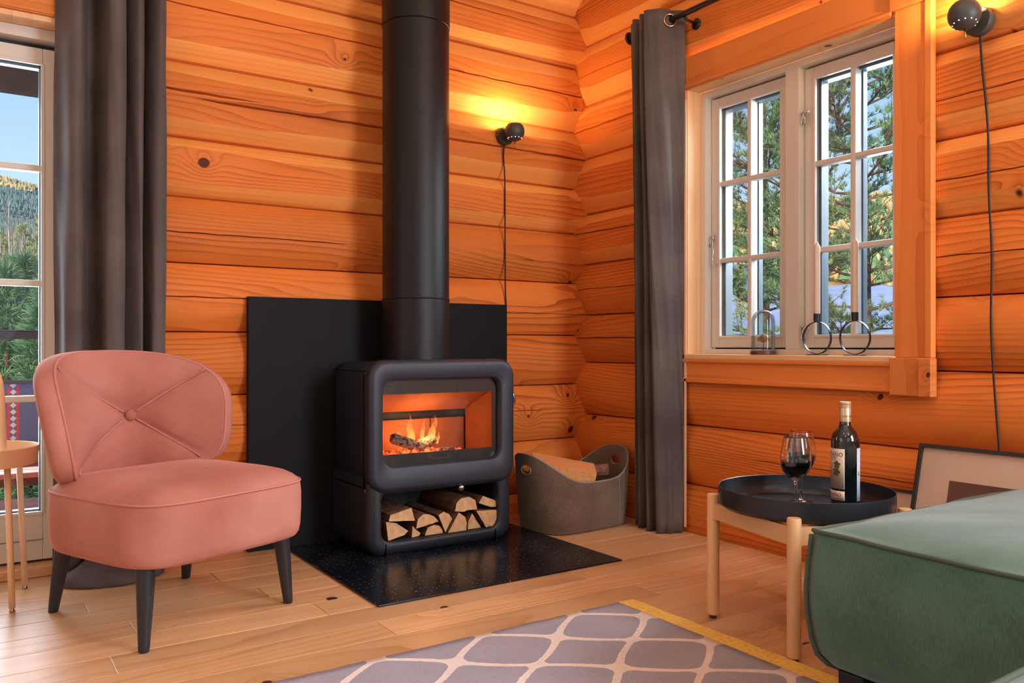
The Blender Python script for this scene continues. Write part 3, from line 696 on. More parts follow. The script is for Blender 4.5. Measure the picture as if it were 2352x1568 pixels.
# ------------------------------------------------------------------ stove
SX0,SX1=-1.41,-.74; SC=(SX0+SX1)/2
stove=empty('wood_stove',(SC,-.28,0),0,'black cast iron wood stove with lit fire behind glass and a log store below','stove')
def rrect(x0,x1,z0,z1,r,n=7):
    P=[]
    for cx,cz,a0 in((x1-r,z0+r,-PI/2),(x1-r,z1-r,0),(x0+r,z1-r,PI/2),(x0+r,z0+r,PI)):
        for k in range(n+1):
            a=a0+PI/2*k/n; P.append((cx+r*math.cos(a),cz+r*math.sin(a)))
    return P
def shell(name,x0,x1,z0,z1,r,yf,yb,hole,hr,ef,mat,parent,hdeep):
    """rounded box open through a rounded hole in front: outer skin, soft front edge, jamb"""
    mb=MB(); R=[]
    R.append([(x,yb,z) for x,z in rrect(x0,x1,z0,z1,r)])
    R.append([(x,yf+ef,z) for x,z in rrect(x0,x1,z0,z1,r)])
    for k in range(1,7):
        a=PI/2*k/6; ins=ef*(1-math.cos(a)); y=yf+ef*(1-math.sin(a))
        R.append([(x,y,z) for x,z in rrect(x0+ins,x1-ins,z0+ins,z1-ins,max(r-ins,.01))])
    hx0,hx1,hz0,hz1=hole
    R.append([(x,yf,z) for x,z in rrect(hx0-.008,hx1+.008,hz0-.008,hz1+.008,hr+.006)])
    R.append([(x,yf+.003,z) for x,z in rrect(hx0-.003,hx1+.003,hz0-.003,hz1+.003,hr+.002)])
    R.append([(x,yf+.010,z) for x,z in rrect(hx0,hx1,hz0,hz1,hr)])
    R.append([(x,yf+hdeep,z) for x,z in rrect(hx0,hx1,hz0,hz1,hr)])
    mb.rings(R,(False,False))
    ob=mb.build(name,mat,parent); return smooth_by_angle(ob,50)
YF=-.478
# upper body and lower body
BM=mt['black_metal']
shell('door_frame',SX0,SX1,.250,.768,.076,YF-.004,-.425,(-1.352,-.815,.352,.690),.045,.025,BM,stove,.035)
# upper casing behind the door
mb=MB(); R=[]
for y,ins in((-.427,.004),(-.13,.004),(-.105,.015),(-.095,.04)):
    R.append([(x,y,z) for x,z in rrect(SX0+ins,SX1-ins,.262+ins,.764-ins,.08)])
mb.rings(R,(False,True)); smooth_by_angle(mb.build('upper_casing',BM,stove),45)
# seam of the top plate, lower edge of the side panel
shell('log_store',SX0+.004,SX1-.004,.0,.345,.07,YF+.012,-.10,(-1.352,-.815,.056,.262),.045,.04,BM,stove,.05)
mb=MB(); mb.box(-1.375,-.79,-.44,-.12,.048,.057); mb.box(-1.375,-.79,-.125,-.115,.05,.25); mb.box(-1.38,-1.37,-.44,-.12,.05,.25); mb.box(-.795,-.785,-.44,-.12,.05,.25); mb.box(-1.375,-.79,-.44,-.12,.244,.252)
mb.build('store_lining',mt['iron_dark'],stove)
mb=MB(); mb.box(-1.338,-1.334,YF+.011,YF+.02,.002,.054); mb.build('base_joint',mt['void'],stove)
mb=MB(); mb.box(-.835,-.831,YF+.011,YF+.02,.002,.054); mb.build('base_joint',mt['void'],stove)
mb=MB()
for z in(.272,.724): mb.box(SX0-.001,SX0+.003,-.43,-.13,z-.0012,z+.0012)
mb.box(SX0-.002,SX0+.004,-.4275,-.4255,.27,.725); mb.build('side_seam',mt['void'],stove)
for z in(.715,.262):
    mb=MB(); mb.tube([(SX0+.002,-.430,z-.006),(SX0+.002,-.430,z+.006)],.0045,8); mb.build('hinge',mt['iron_dark'],stove)
# inner door plate behind the glass: dark header and footer bands
mb=MB(); mb.box(-1.372,-.795,-.445,-.437,.632,.71); mb.box(-1.372,-.795,-.445,-.437,.33,.396); mb.box(-.834,-.795,-.445,-.437,.396,.632); mb.box(-1.372,-1.358,-.445,-.437,.396,.632)
mb.build('inner_frame',plain('smoked_steel_band',rgb(72,72,72),.45),stove)
g=MB(); g.box(-1.366,-.80,-.4545,-.4505,.338,.703); g.build('door_glass',mt['stove_glass'],stove)
# badge
mb=MB(); el=[]
for rr,y in((1,-.4455),(1,-.4475),(.93,-.4475),(.93,-.4462)):
    el.append([(-1.091+.054*rr*math.cos(a),y,.377+.0135*rr*math.sin(a)) for a in [2*PI*k/40 for k in range(40)]])
mb.rings(el,(False,True)); bd=mb.build('badge',plain('badge_steel',rgb(92,94,96),.4),stove)
text_mesh('DOVRE',.0205,lambda x,y,z:(-1.091+x*1.12,-.4466-z,.3775+y),'badge_lettering',mt['chrome' if 0 else 'rubber'],bd,ext=.0006)
# firebox
V=mt['vermiculite']
def quad(mb,P,th,nrm):
    nrm=Vector(nrm); mb.rings([[Vector(p) for p in P],[Vector(p)+nrm*th for p in P]])
mb=MB(); quad(mb,[(-1.36,-.425,.655),(-.80,-.425,.655),(-.843,-.235,.545),(-1.30,-.235,.545)],.02,(0,.3,.9)); mb.build('baffle_plate',V,stove)
mb=MB(); quad(mb,[(-.80,-.43,.36),(-.80,-.43,.655),(-.843,-.235,.545),(-.843,-.235,.36)],.02,(1,0,0)); mb.build('side_brick',V,stove)
mb=MB(); quad(mb,[(-1.36,-.43,.36),(-1.36,-.43,.655),(-1.30,-.235,.545),(-1.30,-.235,.36)],.02,(-1,0,0)); mb.build('side_brick',V,stove)
for a,b_ in((-1.31,-1.012),(-1.006,-.84)):
    mb=MB(); mb.box(a,b_,-.22,-.205,.355,.510,.003); mb.build('back_brick',V,stove)
mb=MB(); mb.box(-1.33,-.82,-.2,-.19,.34,.60); mb.box(-1.37,-.79,-.43,-.19,.345,.362); mb.build('firebox_shell',mt['iron_dark'],stove)
# handles
mb=MB(); mb.tube(catmull([(-.74,-.40,.645),(-.715,-.405,.632),(-.703,-.41,.605),(-.700,-.41,.58),(-.708,-.405,.562),(-.738,-.40,.555)],5),[.004]*6+[.007]*14+[.005]*6,8)
mb.build('door_handle',mt['chrome'],stove)
mb=MB(); mb.lathe([(.001,-.012),(.010,-.011),(.014,-.004),(.015,.004),(.010,.010),(.001,.012)],(-1.0,-.466,.243),16); mb.build('air_lever',mt['chrome'],stove)
light('POINT','fire_light',(-1.09,-.35,.47),1.15,(1,.46,.17),radius=.035)
light('POINT','fire_light',(-1.18,-.33,.41),.7,(1,.40,.12),radius=.03)
# embers and burning wood
def split_log(name,poly,y0,y1,parent=None,mats=None,seed=0,twist=.004,nseg=6,axisf=None):
    mb=MB(); R=[]; rnd=random.Random(seed)
    def dens(P):
        out=[]
        for i in range(len(P)):
            a,b_=Vector(P[i]),Vector(P[(i+1)%len(P)]); k=max(1,int((b_-a).length/.012))
            for j in range(k): out.append(a.lerp(b_,j/k))
        return out
    D=dens(poly); c=sum(D,Vector((0,0)))/len(D)
    for i in range(nseg+1):
        t=i/nseg; y=y0+(y1-y0)*t; s=1-.05*t
        R.append([((c+(p-c)*s).x+sn(t*3+j*.9,seed)*twist*t,y+ (rnd.uniform(-.0015,.0015) if i==0 else 0),(c+(p-c)*s).y+sn(t*4+j*1.7,seed+3)*twist*t) for j,p in enumerate(D)])
    if axisf: R=[[axisf(Vector(p)) for p in r] for r in R]
    mb.rings(R,(True,True))
    for f in mb.bm.faces:
        f.smooth=False
    mb.bm.faces.ensure_lookup_table()
    for f in mb.bm.faces:
        if len(f.verts)>4: f.material_index=1
    ob=mb.build(name,mats or [mt['bark'],mt['cutend']],parent); return ob
emb=MB(); rnd=random.Random(5)
for k in range(120):
    x=-1.33+.42*rnd.random()**1.1; y=rnd.uniform(-.425,-.27); zt=.364+.03*math.exp(-((x+1.14)/.12)**2)*rnd.random()
    s=rnd.uniform(.007,.016); R=Matrix.Rotation(rnd.random()*6,3,'Z')@Matrix.Rotation(rnd.random(),3,'X')
    vs=[R@Vector((sx*s,sy*s*.8,sz*s*.6))+Vector((x,y,zt+s*.4)) for sz in(-1,1) for sy in(-1,1) for sx in(-1,1)]
    emb._add(vs,[(0,2,3,1),(4,5,7,6),(0,1,5,4),(2,6,7,3),(0,4,6,2),(1,3,7,5)])
tag(emb.build('embers',mt['ember']),'glowing red embers and pale ash on the stove floor','embers',kind='stuff')
def charred(x0,y0,z0,x1,y1,z1,r,seed,label):
    mb=MB(); a=Vector((x0,y0,z0)); b_=Vector((x1,y1,z1)); d=(b_-a).normalized(); u=d.cross(Vector((0,0,1))).normalized(); v=u.cross(d); R=[]
    for i in range(15):
        t=i/14; c=a.lerp(b_,t); R.append([c+(u*math.cos(q)+v*math.sin(q))*r*(1+.22*sn(q*2.2+i*1.7,seed)+.12*sn(q*7+i*2.9,seed+1))*(1 if 0<i<14 else .8) for q in [2*PI*k/14 for k in range(14)]])
    mb.rings(R); tag(mb.build('burning_log',mt['charcoal'],smooth=False),label,'firewood','burning wood in the stove')
charred(-1.272,-.385,.455,-1.125,-.37,.402,.021,1,'charred log leaning up to the left in the stove fire')
charred(-1.145,-.33,.405,-1.035,-.31,.432,.020,2,'ashy log lying flat on top at the right of the fire')
charred(-1.06,-.40,.39,-.975,-.36,.385,.013,3,'small grey ember chunk at the right end of the fire')
charred(-1.31,-.415,.374,-1.14,-.415,.380,.012,4,'low ash covered stick along the front left of the fire')
def flame(x,y,z,h,r,lean,seed,label):
    mb=MB(); R=[]
    for i in range(15):
        t=i/14; rr=r*(math.sin(PI*min(1,t*1.02)**.62)**.9)*(1-.35*t)+.0006
        cx=x+lean*t+.010*sn(t*5,seed)*t; R.append([(cx+rr*math.cos(q),y+rr*.45*math.sin(q),z+h*t) for q in [2*PI*k/12 for k in range(12)]])
    mb.rings(R); tag(mb.build('flame',mt['flame']),label,'flame','flames of the stove fire')
for (x,h,r,ln,sd,lb) in((-1.205,.075,.013,-.008,1,'small orange flame at the far left of the fire'),(-1.15,.135,.019,-.018,2,'tallest orange flame in the middle of the fire'),(-1.105,.115,.011,.006,3,'thin flame just right of the tallest flame'),(-1.07,.125,.020,.030,4,'broad flame leaning right over the ashy log'),(-1.035,.055,.008,.010,5,'low flame at the right end of the fire')):
    flame(x,-.325,.410,h,r,ln,sd,lb)
# firewood in the log store
WP=[[(-1.315,.137),(-1.307,.161),(-1.216,.18),(-1.201,.127)],[(-1.324,.135),(-1.279,.125),(-1.227,.088),(-1.245,.074),(-1.314,.060)],[(-1.206,.105),(-1.194,.091),(-1.17,.071),(-1.177,.060),(-1.209,.059)],
[(-1.195,.094),(-1.188,.131),(-1.164,.147),(-1.14,.146),(-1.115,.134),(-1.093,.111)],[(-1.153,.060),(-1.14,.090),(-1.113,.098),(-1.087,.092),(-1.074,.074),(-1.071,.060)],
[(-1.088,.133),(-1.064,.145),(-1.039,.133),(-1.024,.111),(-1.056,.060)],[(-1.049,.059),(-1.0,.137),(-.969,.115),(-.961,.089),(-.964,.059)],
[(-1.014,.142),(-1.008,.173),(-.986,.193),(-.946,.195),(-.917,.178),(-.907,.139),(-.957,.140),(-.971,.136)],[(-.95,.059),(-.946,.093),(-.928,.123),(-.885,.059)],
[(-.915,.134),(-.817,.128),(-.803,.116),(-.806,.094),(-.826,.063),(-.867,.060)],[(-.9,.164),(-.879,.192),(-.826,.171),(-.812,.162),(-.815,.140),(-.838,.140)]]
WL_=['wedge of split firewood topmost at the left end of the stove log store','squarish split log at the bottom left corner of the stove log store','small split stick on the store floor second from the left',
'half round birch log resting above the small stick','low half round log on the store floor in the middle left','tall split log standing mid stack with a straight right edge','quarter round log leaning right against the middle one',
'big birch bark half log lying on top of the stack','narrow wedge log right of the middle, bark on its left side','large quarter log at the right end of the stack','flat split piece topmost at the right end of the stack']
for i,(p,lb) in enumerate(zip(WP,WL_)):
    ob=split_log('firewood_log',p,-.447+.006*(i%3),-.14,seed=i*3+1,twist=.002)
    tag(ob,lb,'firewood','split logs in the store under the stove')
# flue pipe
fp=empty('flue_pipe',(-1.104,-.267,.762),0,'round black flue pipe rising from the stove top','flue pipe')
PR=.1405
mb=MB(); mb.lathe([(PR-.003,.758),(PR+.001,.762),(PR+.001,1.015)],(-1.104,-.267,0),72,(False,False)); smooth_by_angle(mb.build('lower_pipe',mt['black_pipe'],fp),30)
mb=MB(); mb.lathe([(PR-.001,1.0150),(PR+.0025,1.017),(PR-.0005,1.021),(PR-.0005,2.160),(PR-.003,2.1605)],(-1.104,-.267,0),72,(False,False)); smooth_by_angle(mb.build('middle_pipe',mt['black_pipe'],fp),30)
mb=MB(); mb.lathe([(PR-.002,2.161),(PR+.0022,2.163),(PR+.0022,3.0)],(-1.104,-.267,0),72,(False,False)); smooth_by_angle(mb.build('upper_pipe',mt['black_pipe'],fp),30)
# wall and floor plates
mb=MB(); mb.box(-1.752,-.518,-.078,-.050,0,1.020,.0015); tag(mb.build('heat_shield',mt['plate']),'tall matte black fire protection plate on the log wall behind the stove','plate')
mb=MB(); mb.box(-1.612,-.602,-1.004,-.10,.0008,.0065,.001); tag(mb.build('hearth_plate',mt['hearth']),'glossy black dusty glass hearth plate on the oak floor under the stove','plate')

# ------------------------------------------------------------------ armchair
ac=empty('armchair',(-2.158,-.65,0),math.atan2(.4,.917),'pink velvet slipper armchair with buttoned back and black tapered legs','chair')
def superell(a,b_,n,N,c=(0,0)):
    P=[]
    for k in range(N):
        t=2*PI*k/N; ct,st=math.cos(t),math.sin(t)
        P.append((c[0]+a*math.copysign(abs(ct)**(2/n),ct),c[1]+b_*math.copysign(abs(st)**(2/n),st)))
    return P
def resample(P,N):
    P=[Vector(p) for p in P]; L=[0]
    for i in range(len(P)): L.append(L[-1]+(P[(i+1)%len(P)]-P[i]).length)
    out=[]; j=0
    for k in range(N):
        s=L[-1]*k/N
        while L[j+1]<s: j+=1
        f=(s-L[j])/max(L[j+1]-L[j],1e-9); out.append(P[j].lerp(P[(j+1)%len(P)],f))
    return out
# seat
N=96
def seat_outline(k):
    # plan outline: broad front, narrower back
    P=[]
    for (x,y) in superell(1,1,4.8,200):
        wdt=.304
        P.append((x*wdt*k-.010,-.062+y*.288))
    return resample(P,N)
O=seat_outline(1)
cS=Vector((-.01,-.062)); R=[]
def ringk(k,z,bulge=0): return [((cS+(p-cS)*k).x,(cS+(p-cS)*k).y,z) for p in O]
R.append(ringk(.55,.224)); R.append(ringk(.90,.222)); R.append(ringk(.955,.226)); R.append(ringk(.980,.238)); R.append(ringk(.993,.26)); R.append(ringk(1.0,.31)); R.append(ringk(1.0,.36)); R.append(ringk(.992,.388)); R.append(ringk(.985,.396))
mb=MB(); mb.rings(R,(True,False))
T=[]
for k,z in((.985,.3965),(.97,.404),(.93,.415),(.86,.427),(.75,.437),(.6,.444),(.42,.448),(.2,.449),(.05,.449)): T.append(ringk(k,z))
mb.rings(T,(False,True))
mb.build('seat',mt['pink'],ac,smooth=True,local=True)
mb=MB(); q=[((p.x+.01)*.988-.01,(p.y+.062)*.988-.062,.3965) for p in O]; mb.tube(q+[q[0],q[1]],.0042,6,False); seatp=mb.build('piping',mt['pink_seam'],ac,smooth=True,local=True)
# backrest: padded shell curved round the sitter
PM=math.radians(66)
def bpos(a,w,off):
    """a,w in -1..1 across and up; off = distance in front (-) or behind (+) of the shell's middle"""
    ph=a*PM; z=.600+.205*w
    wid=.303+.022*w-.012*(1-w)*.5
    u=wid*math.sin(ph)/math.sin(PM); b_=.262-.215*(1-math.cos(ph))/(1-math.cos(PM))+.030*w
    du=wid*math.cos(ph)/math.sin(PM); db=-.215*math.sin(ph)/(1-math.cos(PM))
    nn=Vector((-db,du,0)).normalized()
    if nn.y<0: nn=-nn
    # keep the outward normal pointing away from the sitter
    return Vector((u-.036,b_,z))+nn*off
NO=128
OB=resample([(math.copysign(abs(math.cos(t))**(2/(2.5 if t<PI else 3.6)),math.cos(t)),math.copysign(abs(math.sin(t))**(2/(2.5 if t<PI else 3.6)),math.sin(t))) for t in [2*PI*k/400 for k in range(400)]],NO)
def bring(k,off,dent=False,T=0):
    out=[]
    for p in OB:
        a,w_=p.x*k,p.y*k; o_=off
        if dent:
            bul=.030*(1-k**2.2)
            # seams run from the button to the four corners
            cx,cy=.135,-.03
            du_=Vector((a-cx,(w_-cy)*.66)); rr=du_.length
            d1=abs((a-cx)*.80-(w_-cy)*.78)/1.1; d2=abs((a-cx)*.80+(w_-cy)*.78)/1.1
            v_=math.exp(-(min(d1,d2)/.035)**2)*.010+math.exp(-(min(d1,d2)/.15)**2)*.010+math.exp(-(rr/.16)**2)*.020
            o_=off-bul+v_*(1-k**6)
        out.append(bpos(a,w_,o_))
    return out
mb=MB(); R=[]
for k in(.05,.15,.25,.35,.45,.53,.6,.67,.74,.8,.86,.91,.95,.98,.995): R.append(bring(k,-.028,True))
for k,off in((1.004,-.022),(1.012,-.012),(1.014,.002),(1.008,.014),(.985,.026),(.93,.034),(.8,.038),(.5,.039),(.1,.039)): R.append(bring(k,off))
mb.rings(R,(True,True)); back=mb.build('backrest',mt['pink'],ac,smooth=True,local=True)
mb=MB(); q=bring(1.001,-.026); mb.tube(q+[q[0],q[1]],.0038,6,False); mb.build('piping',mt['pink_seam'],back,smooth=True,local=True)
def face(a,w_):
    k=max(abs(a),abs(w_)); k=(abs(a)**2.5+abs(w_)**2.5)**(1/2.5); bul=.030*(1-k**2.2); cx,cy=.135,-.03
    rr=Vector((a-cx,(w_-cy)*.66)).length; v_=.020+math.exp(-(rr/.16)**2)*.020
    return bpos(a,w_,-.028-bul+v_*(1-k**6)-.005-.003*math.exp(-(rr/.12)**2))
for sx,sy in((1,1),(-1,1),(1,-1),(-1,-1)):
    P=[]
    for i in range(26):
        t=.07+i/25*1.11; a=.135+sx*(.74 if sx>0 else .86)*t*.95; w_=-.03+sy*.80*t*.95
        if (abs(a)**2.5+abs(w_)**2.5)>1.0: break
        P.append(face(a,w_))
    mb=MB(); mb.tube(P,.0034,6); mb.build('seam_welt',mt['pink_seam'],back,smooth=True,local=True)
bc=face(.135,-.03); mb=MB(); n_=(bpos(.135,-.03,-.1)-bpos(.135,-.03,0)).normalized()
mb.lathe([(.001,.016),(.009,.0155),(.016,.012),(.0195,.005),(.018,-.002),(.012,-.004)],bc+n_*.003,20,axis=n_); mb.build('button',mt['pink'],back,smooth=True,local=True)
# legs: tapered, splayed
for (fx,fy) in((-.264,-.266),(.24,-.266),(-.2156,.276),(.24,.256)):
    top=Vector((fx*.93,fy*.93 if fy<0 else fy*.84,.245)); foot=Vector((fx,fy,.0)); mb=MB(); R=[]
    for t,r in((0,.0275),(.5,.0215),(.93,.0155),(.985,.0145),(1,.012)):
        c=top.lerp(foot,t); R.append([(c.x+r*math.cos(q),c.y+r*math.sin(q),c.z) for q in [2*PI*k/20 for k in range(20)]])
    mb.rings(R); smooth_by_angle(mb.build('leg',mt['leg_black'],ac,local=True),40)

# ------------------------------------------------------------------ curtains
def curtain(name,plan_top,plan_bot,z0,z1,label,extra=None,pool=0,nz=48,seed=0,pw=1.6):
    a=catmull([(x,y,0) for x,y in plan_top],6); b_=catmull([(x,y,0) for x,y in plan_bot],6); th=.004
    mb=MB(); R=[]
    def row(t):
        z=z0+(z1-z0)*t; out=[]
        for i,(p,q) in enumerate(zip(a,b_)):
            e=(1-t)**pw
            v=p.lerp(q,e); wob=.006*sn(t*5+i*.11,seed)*(1-abs(2*t-1)*.3)
            x=v.x+wob; y=v.y+.004*sn(t*7+i*.2,seed+2); zz=z
            if pool and t<.12: zz=z+(.012*sn(i*.4,seed+4)+.012)*(1-t/.12)*(0 if t==0 else 1)
            out.append(Vector((x,y,zz)))
        return out
    rows=[row(k/nz) for k in range(nz+1)]
    # give the cloth thickness
    for s_ in(0,):
        vs=[[mb.bm.verts.new(p) for p in r] for r in rows]
        for i in range(nz):
            for j in range(len(vs[0])-1):
                f=mb.bm.faces.new((vs[i][j],vs[i][j+1],vs[i+1][j+1],vs[i+1][j])); f.smooth=True
    ob=mb.build(name,mt['curtain'],extra)
    md=ob.modifiers.new('thickness','SOLIDIFY'); md.thickness=th; md.offset=0
    if label: tag(ob,label,'curtain')
    return ob
ct=empty('curtain',(-.12,-.66,.0),0,'dark grey velvet eyelet curtain hanging at the left of the right wall window','curtain')
ptop=[(-.062,-.548),(-.125,-.554),(-.150,-.566),(-.07,-.578),(-.062,-.592),(-.175,-.602),(-.178,-.618),(-.066,-.632),(-.066,-.648),(-.182,-.660),(-.19,-.676),(-.08,-.69),(-.085,-.705),(-.205,-.702),(-.208,-.720),(-.188,-.742),(-.165,-.768),(-.128,-.776),(-.108,-.778),(-.088,-.792),(-.070,-.812)]
pbot=[(-.075,-.550),(-.105,-.556),(-.125,-.566),(-.08,-.576),(-.08,-.592),(-.14,-.605),(-.16,-.622),(-.10,-.64),(-.09,-.66),(-.15,-.668),(-.17,-.69),(-.12,-.70),(-.10,-.715),(-.14,-.722),(-.17,-.738),(-.165,-.752),(-.14,-.76),(-.125,-.780),(-.10,-.782),(-.085,-.79),(-.075,-.80)]
curtain('drape',ptop,pbot,.004,2.292,None,ct,pool=1,seed=3,pw=1.1)
mb=MB(); R=[]
mb.box(-.070,-.066,-.818,-.806,.03,1.9,.001)
mb.build('side_hem',mt['cream'],ct)
# eyelets
def torus(mb,c,n_,R_,r,N=28):
    n_=Vector(n_).normalized(); u=n_.cross(Vector((0,0,1))).normalized(); v=n_.cross(u)
    P=[Vector(c)+(u*math.cos(2*PI*k/N)+v*math.sin(2*PI*k/N))*R_ for k in range(N+1)]
    mb.tube(P,r,8,False)
RODZ=2.250
mb=MB(); torus(mb,(-.130,-.782,RODZ-.006),(-.5,-1,0),.026,.0055); mb.build('eyelet',mt['copper'],ct,smooth=True)
mb=MB(); torus(mb,(-.12,-.568,RODZ-.004),(-.1,-1,0),.026,.0055); mb.build('eyelet',mt['copper'],ct,smooth=True)
rod=empty('curtain_rod',(-.12,-1.3,RODZ),0,'black metal curtain rod with round end cap above the right window','curtain rod')
mb=MB(); mb.tube([(-.12,-.515,RODZ),(-.12,-2.35,RODZ)],.0125,20); smooth_by_angle(mb.build('rod',mt['rod'],rod),40)
mb=MB(); mb.lathe([(.012,-.02),(.016,-.018),(.016,-.008),(.026,-.006),(.030,0),(.026,.006),(.010,.010),(.001,.011)],(-.12,-.512,RODZ),24,axis=(0,1,0)); smooth_by_angle(mb.build('end_cap',mt['rod'],rod),40)
for yb in(-.86,-2.2):
    mb=MB(); mb.tube([(-.046,yb,RODZ-.03),(-.105,yb,RODZ-.025),(-.12,yb,RODZ-.014)],.006,8); mb.lathe([(.024,0),(.024,.008),(.01,.012)],(-.044,yb,RODZ-.03),16,axis=(-1,0,0)); mb.build('bracket',mt['rod'],rod)
# left curtain in front of the garden door's edge
lt=[(-2.425,-.085),(-2.41,-.115),(-2.385,-.155),(-2.362,-.165),(-2.345,-.135),(-2.325,-.09),(-2.300,-.085),(-2.280,-.13),(-2.262,-.165),(-2.235,-.170),(-2.215,-.150),(-2.205,-.115),(-2.190,-.135),(-2.165,-.160),(-2.145,-.140),(-2.138,-.10),(-2.125,-.13),(-2.100,-.155),(-2.078,-.145),(-2.070,-.11),(-2.058,-.095)]
lt=[(x,min(-.078,-.130+(y+.130)*1.5)) for x,y in lt]
lb=[(x*1.0+(.012*math.sin(i*2.1)) - .012,y-.012*math.cos(i*1.3)) for i,(x,y) in enumerate(lt)]
lc=empty('curtain',(-2.24,-.12,0),0,'long grey velvet curtain hanging behind the pink armchair','curtain')
curtain('drape',lt,lb,.02,2.75,None,lc,pool=1,seed=9)
# its surplus length lies on the floor in a soft heap
mb=MB(); R=[]
for k in range(7):
    t=k/6; ring=[]
    for i in range(40):
        a=2*PI*i/40; rx,ry=.165*(1+.05*sn(a*3+t*2,4)),.115*(1+.10*sn(a*3,2)); s_=[1.0,1.03,1.0,.9,.72,.5,.3][k]; zz=[.002,.010,.024,.040,.052,.075,.085][k]+.010*sn(a*4+k*.7,6)*(1 if k>1 else .1)
        ring.append((-2.262+rx*s_*math.cos(a),-.185+ry*s_*math.sin(a),max(.002,zz)))
    R.append(ring)
mb.rings(R); mb.build('floor_puddle',mt['curtain'],lc,smooth=True)

# ------------------------------------------------------------------ wall lamps
def wall_lamp(p,wn,tilt,cordpts,label,clabel):
    """p: centre of the round plate on the wall; wn: horizontal direction out of the wall"""
    wn=Vector(wn); p=Vector(p); side=Vector((0,0,1)).cross(wn)
    L=empty('wall_lamp',p,0,label,'lamp','dark ball wall lamps')
    mb=MB(); mb.lathe([(.0425,0),(.0435,.003),(.0435,.030),(.041,.033),(.001,.034)],p,36,(True,True),axis=wn); smooth_by_angle(mb.build('wall_plate',mt['lamp_black'],L),40)
    s0=p+wn*.033; c=p+wn*.102+Vector((0,0,.004))
    mb=MB(); mb.tube([s0,p+wn*.052],.007,10); mb.build('joint_arm',mt['lamp_black'],L,smooth=True)
    up=(Vector((0,0,1))+wn*tilt[0]+side*tilt[1]).normalized(); r=.047
    pr=[(r*math.cos(a),r*math.sin(a)) for a in [math.radians(d) for d in range(-90,52,8)]]
    inner=[(x*.94,z*.94) for x,z in pr[::-1] if z>-.04]
    mb=MB(); mb.lathe(pr+[(pr[-1][0]*.97,pr[-1][1])]+inner+[(.012,-.030)],c,40,(True,False),axis=up); sh=mb.build('ball_shade',mt['lamp_black'],L); smooth_by_angle(sh,50)
    # ring of small glowing vents round the underside
    q=Vector((0,0,1)).rotation_difference(up)
    mb=MB()
    for k in range(12):
        a=2*PI*k/12; v=q@Vector((math.cos(a)*r*.72,math.sin(a)*r*.72,-r*.70)); mb.lathe([(.0019,-.0004),(.0019,.0010),(.0010,.0014)],c+v*.985,8,(False,True),axis=v)
    o_=mb.build('light_vents',mt['hole'],sh); o_['kind']='stuff'
    mb=MB(); mb.tube([c-up*(r-.001),c-up*(r+.034)],.0026,8); mb.build('pull_stem',mt['brass'],L)
    mb=MB(); mb.lathe([(.001,.016),(.008,.013),(.011,.005),(.010,-.006),(.005,-.014),(.005,-.024)],c+up*.006,16,axis=up); mb.build('bulb',mt['bulb'],L,smooth=True)
    l_=light('POINT','lamp_light',c+up*.030,7.0,(1,.66,.32),radius=.012)
    mb=MB(); mb.lathe([(.003,0),(.003,.002),(.001,.0025)],p+side*(.0435)*(-1 if wn.y<0 else -1)+wn*.016,8,axis=side*-1); mb.build('screw',mt['chrome'],L)
    mb=MB(); mb.tube(catmull(cordpts,6),.0034,8); mb.build('cord',mt['cord'],L,smooth=True)
    return L
wall_lamp((-.520,-.046,1.836),(0,-1,0),(.0,.0),[(-.524,-.062,1.790),(-.524,-.056,1.73),(-.515,-.054,1.62),(-.514,-.055,1.3),(-.512,-.054,1.10),(-.508,-.055,1.02),(-.512,-.056,.95),(-.510,-.056,.7),(-.512,-.056,.3),(-.50,-.06,.03)],
 'dark ball wall lamp lit on the back log wall, between flue pipe and corner','')
wall_lamp((-.046,-2.060,1.832),(-1,0,0),(-.16,-.12),[(-.060,-2.063,1.795),(-.055,-2.066,1.70),(-.052,-2.082,1.5),(-.054,-2.086,1.3),(-.052,-2.094,1.1),(-.053,-2.092,.9),(-.052,-2.098,.75),(-.054,-2.108,.62),(-.056,-2.118,.50),(-.058,-2.125,.40)],
 'dark ball wall lamp lit on the log wall to the right of the window','')

# ------------------------------------------------------------------ things on the window sill
SZ=OZ0+.0005
cl=empty('glass_cloche',(-.022,-1.196,SZ),0,'glass dome cloche on a dark wooden foot on the window sill','glass dome')
mb=MB(); mb.lathe([(.048,0),(.050,.002),(.050,.013),(.048,.015),(.044,.016),(.001,.016)],(-.022,-1.196,SZ),36); smooth_by_angle(mb.build('wooden_foot',plain('dark_walnut_foot',rgb(96,56,44),.4),cl),40)
mb=MB(); pr=[(.047,.0165),(.047,.13)]+[(.047*math.cos(a),.13+.052*math.sin(a)) for a in [PI/2*k/10 for k in range(1,11)]]
mb.lathe(pr,(-.022,-1.196,SZ),40,(False,True)); mb.lathe([(x*.965,z-.001) for x,z in pr],(-.022,-1.196,SZ),40,(False,True)); mb.build('glass_dome',mt['dome_glass'],cl,smooth=True)
mb=MB(); mb.tube([(-.022,-1.198,SZ+.016),(-.022,-1.200,SZ+.062)],.0012,6); mb.build('pin',mt['rod'],cl)
mb=MB(); R=[]
for i in range(17):
    t=i/16; y=-1.168-.062*t; hh=.0165*math.sin(PI*min(1,.06+t*.94))**.6*(1+.12*sn(t*9,2)); w_=.010*math.sin(PI*min(1,.05+t*.9))**.7
    R.append([(-.022+w_*math.cos(q)*(1+.15*sn(q*3+t*7,1)),y,SZ+.066+hh*math.sin(q)*(1+.15*sn(q*2+t*9,4))-.006*(t-.5)**2*4) for q in [2*PI*k/12 for k in range(12)]])
mb.rings(R); mb.build('specimen',plain('amber_brown_shell',rgb(176,120,72),.35,noise=.5,nscale=60),cl,smooth=True)
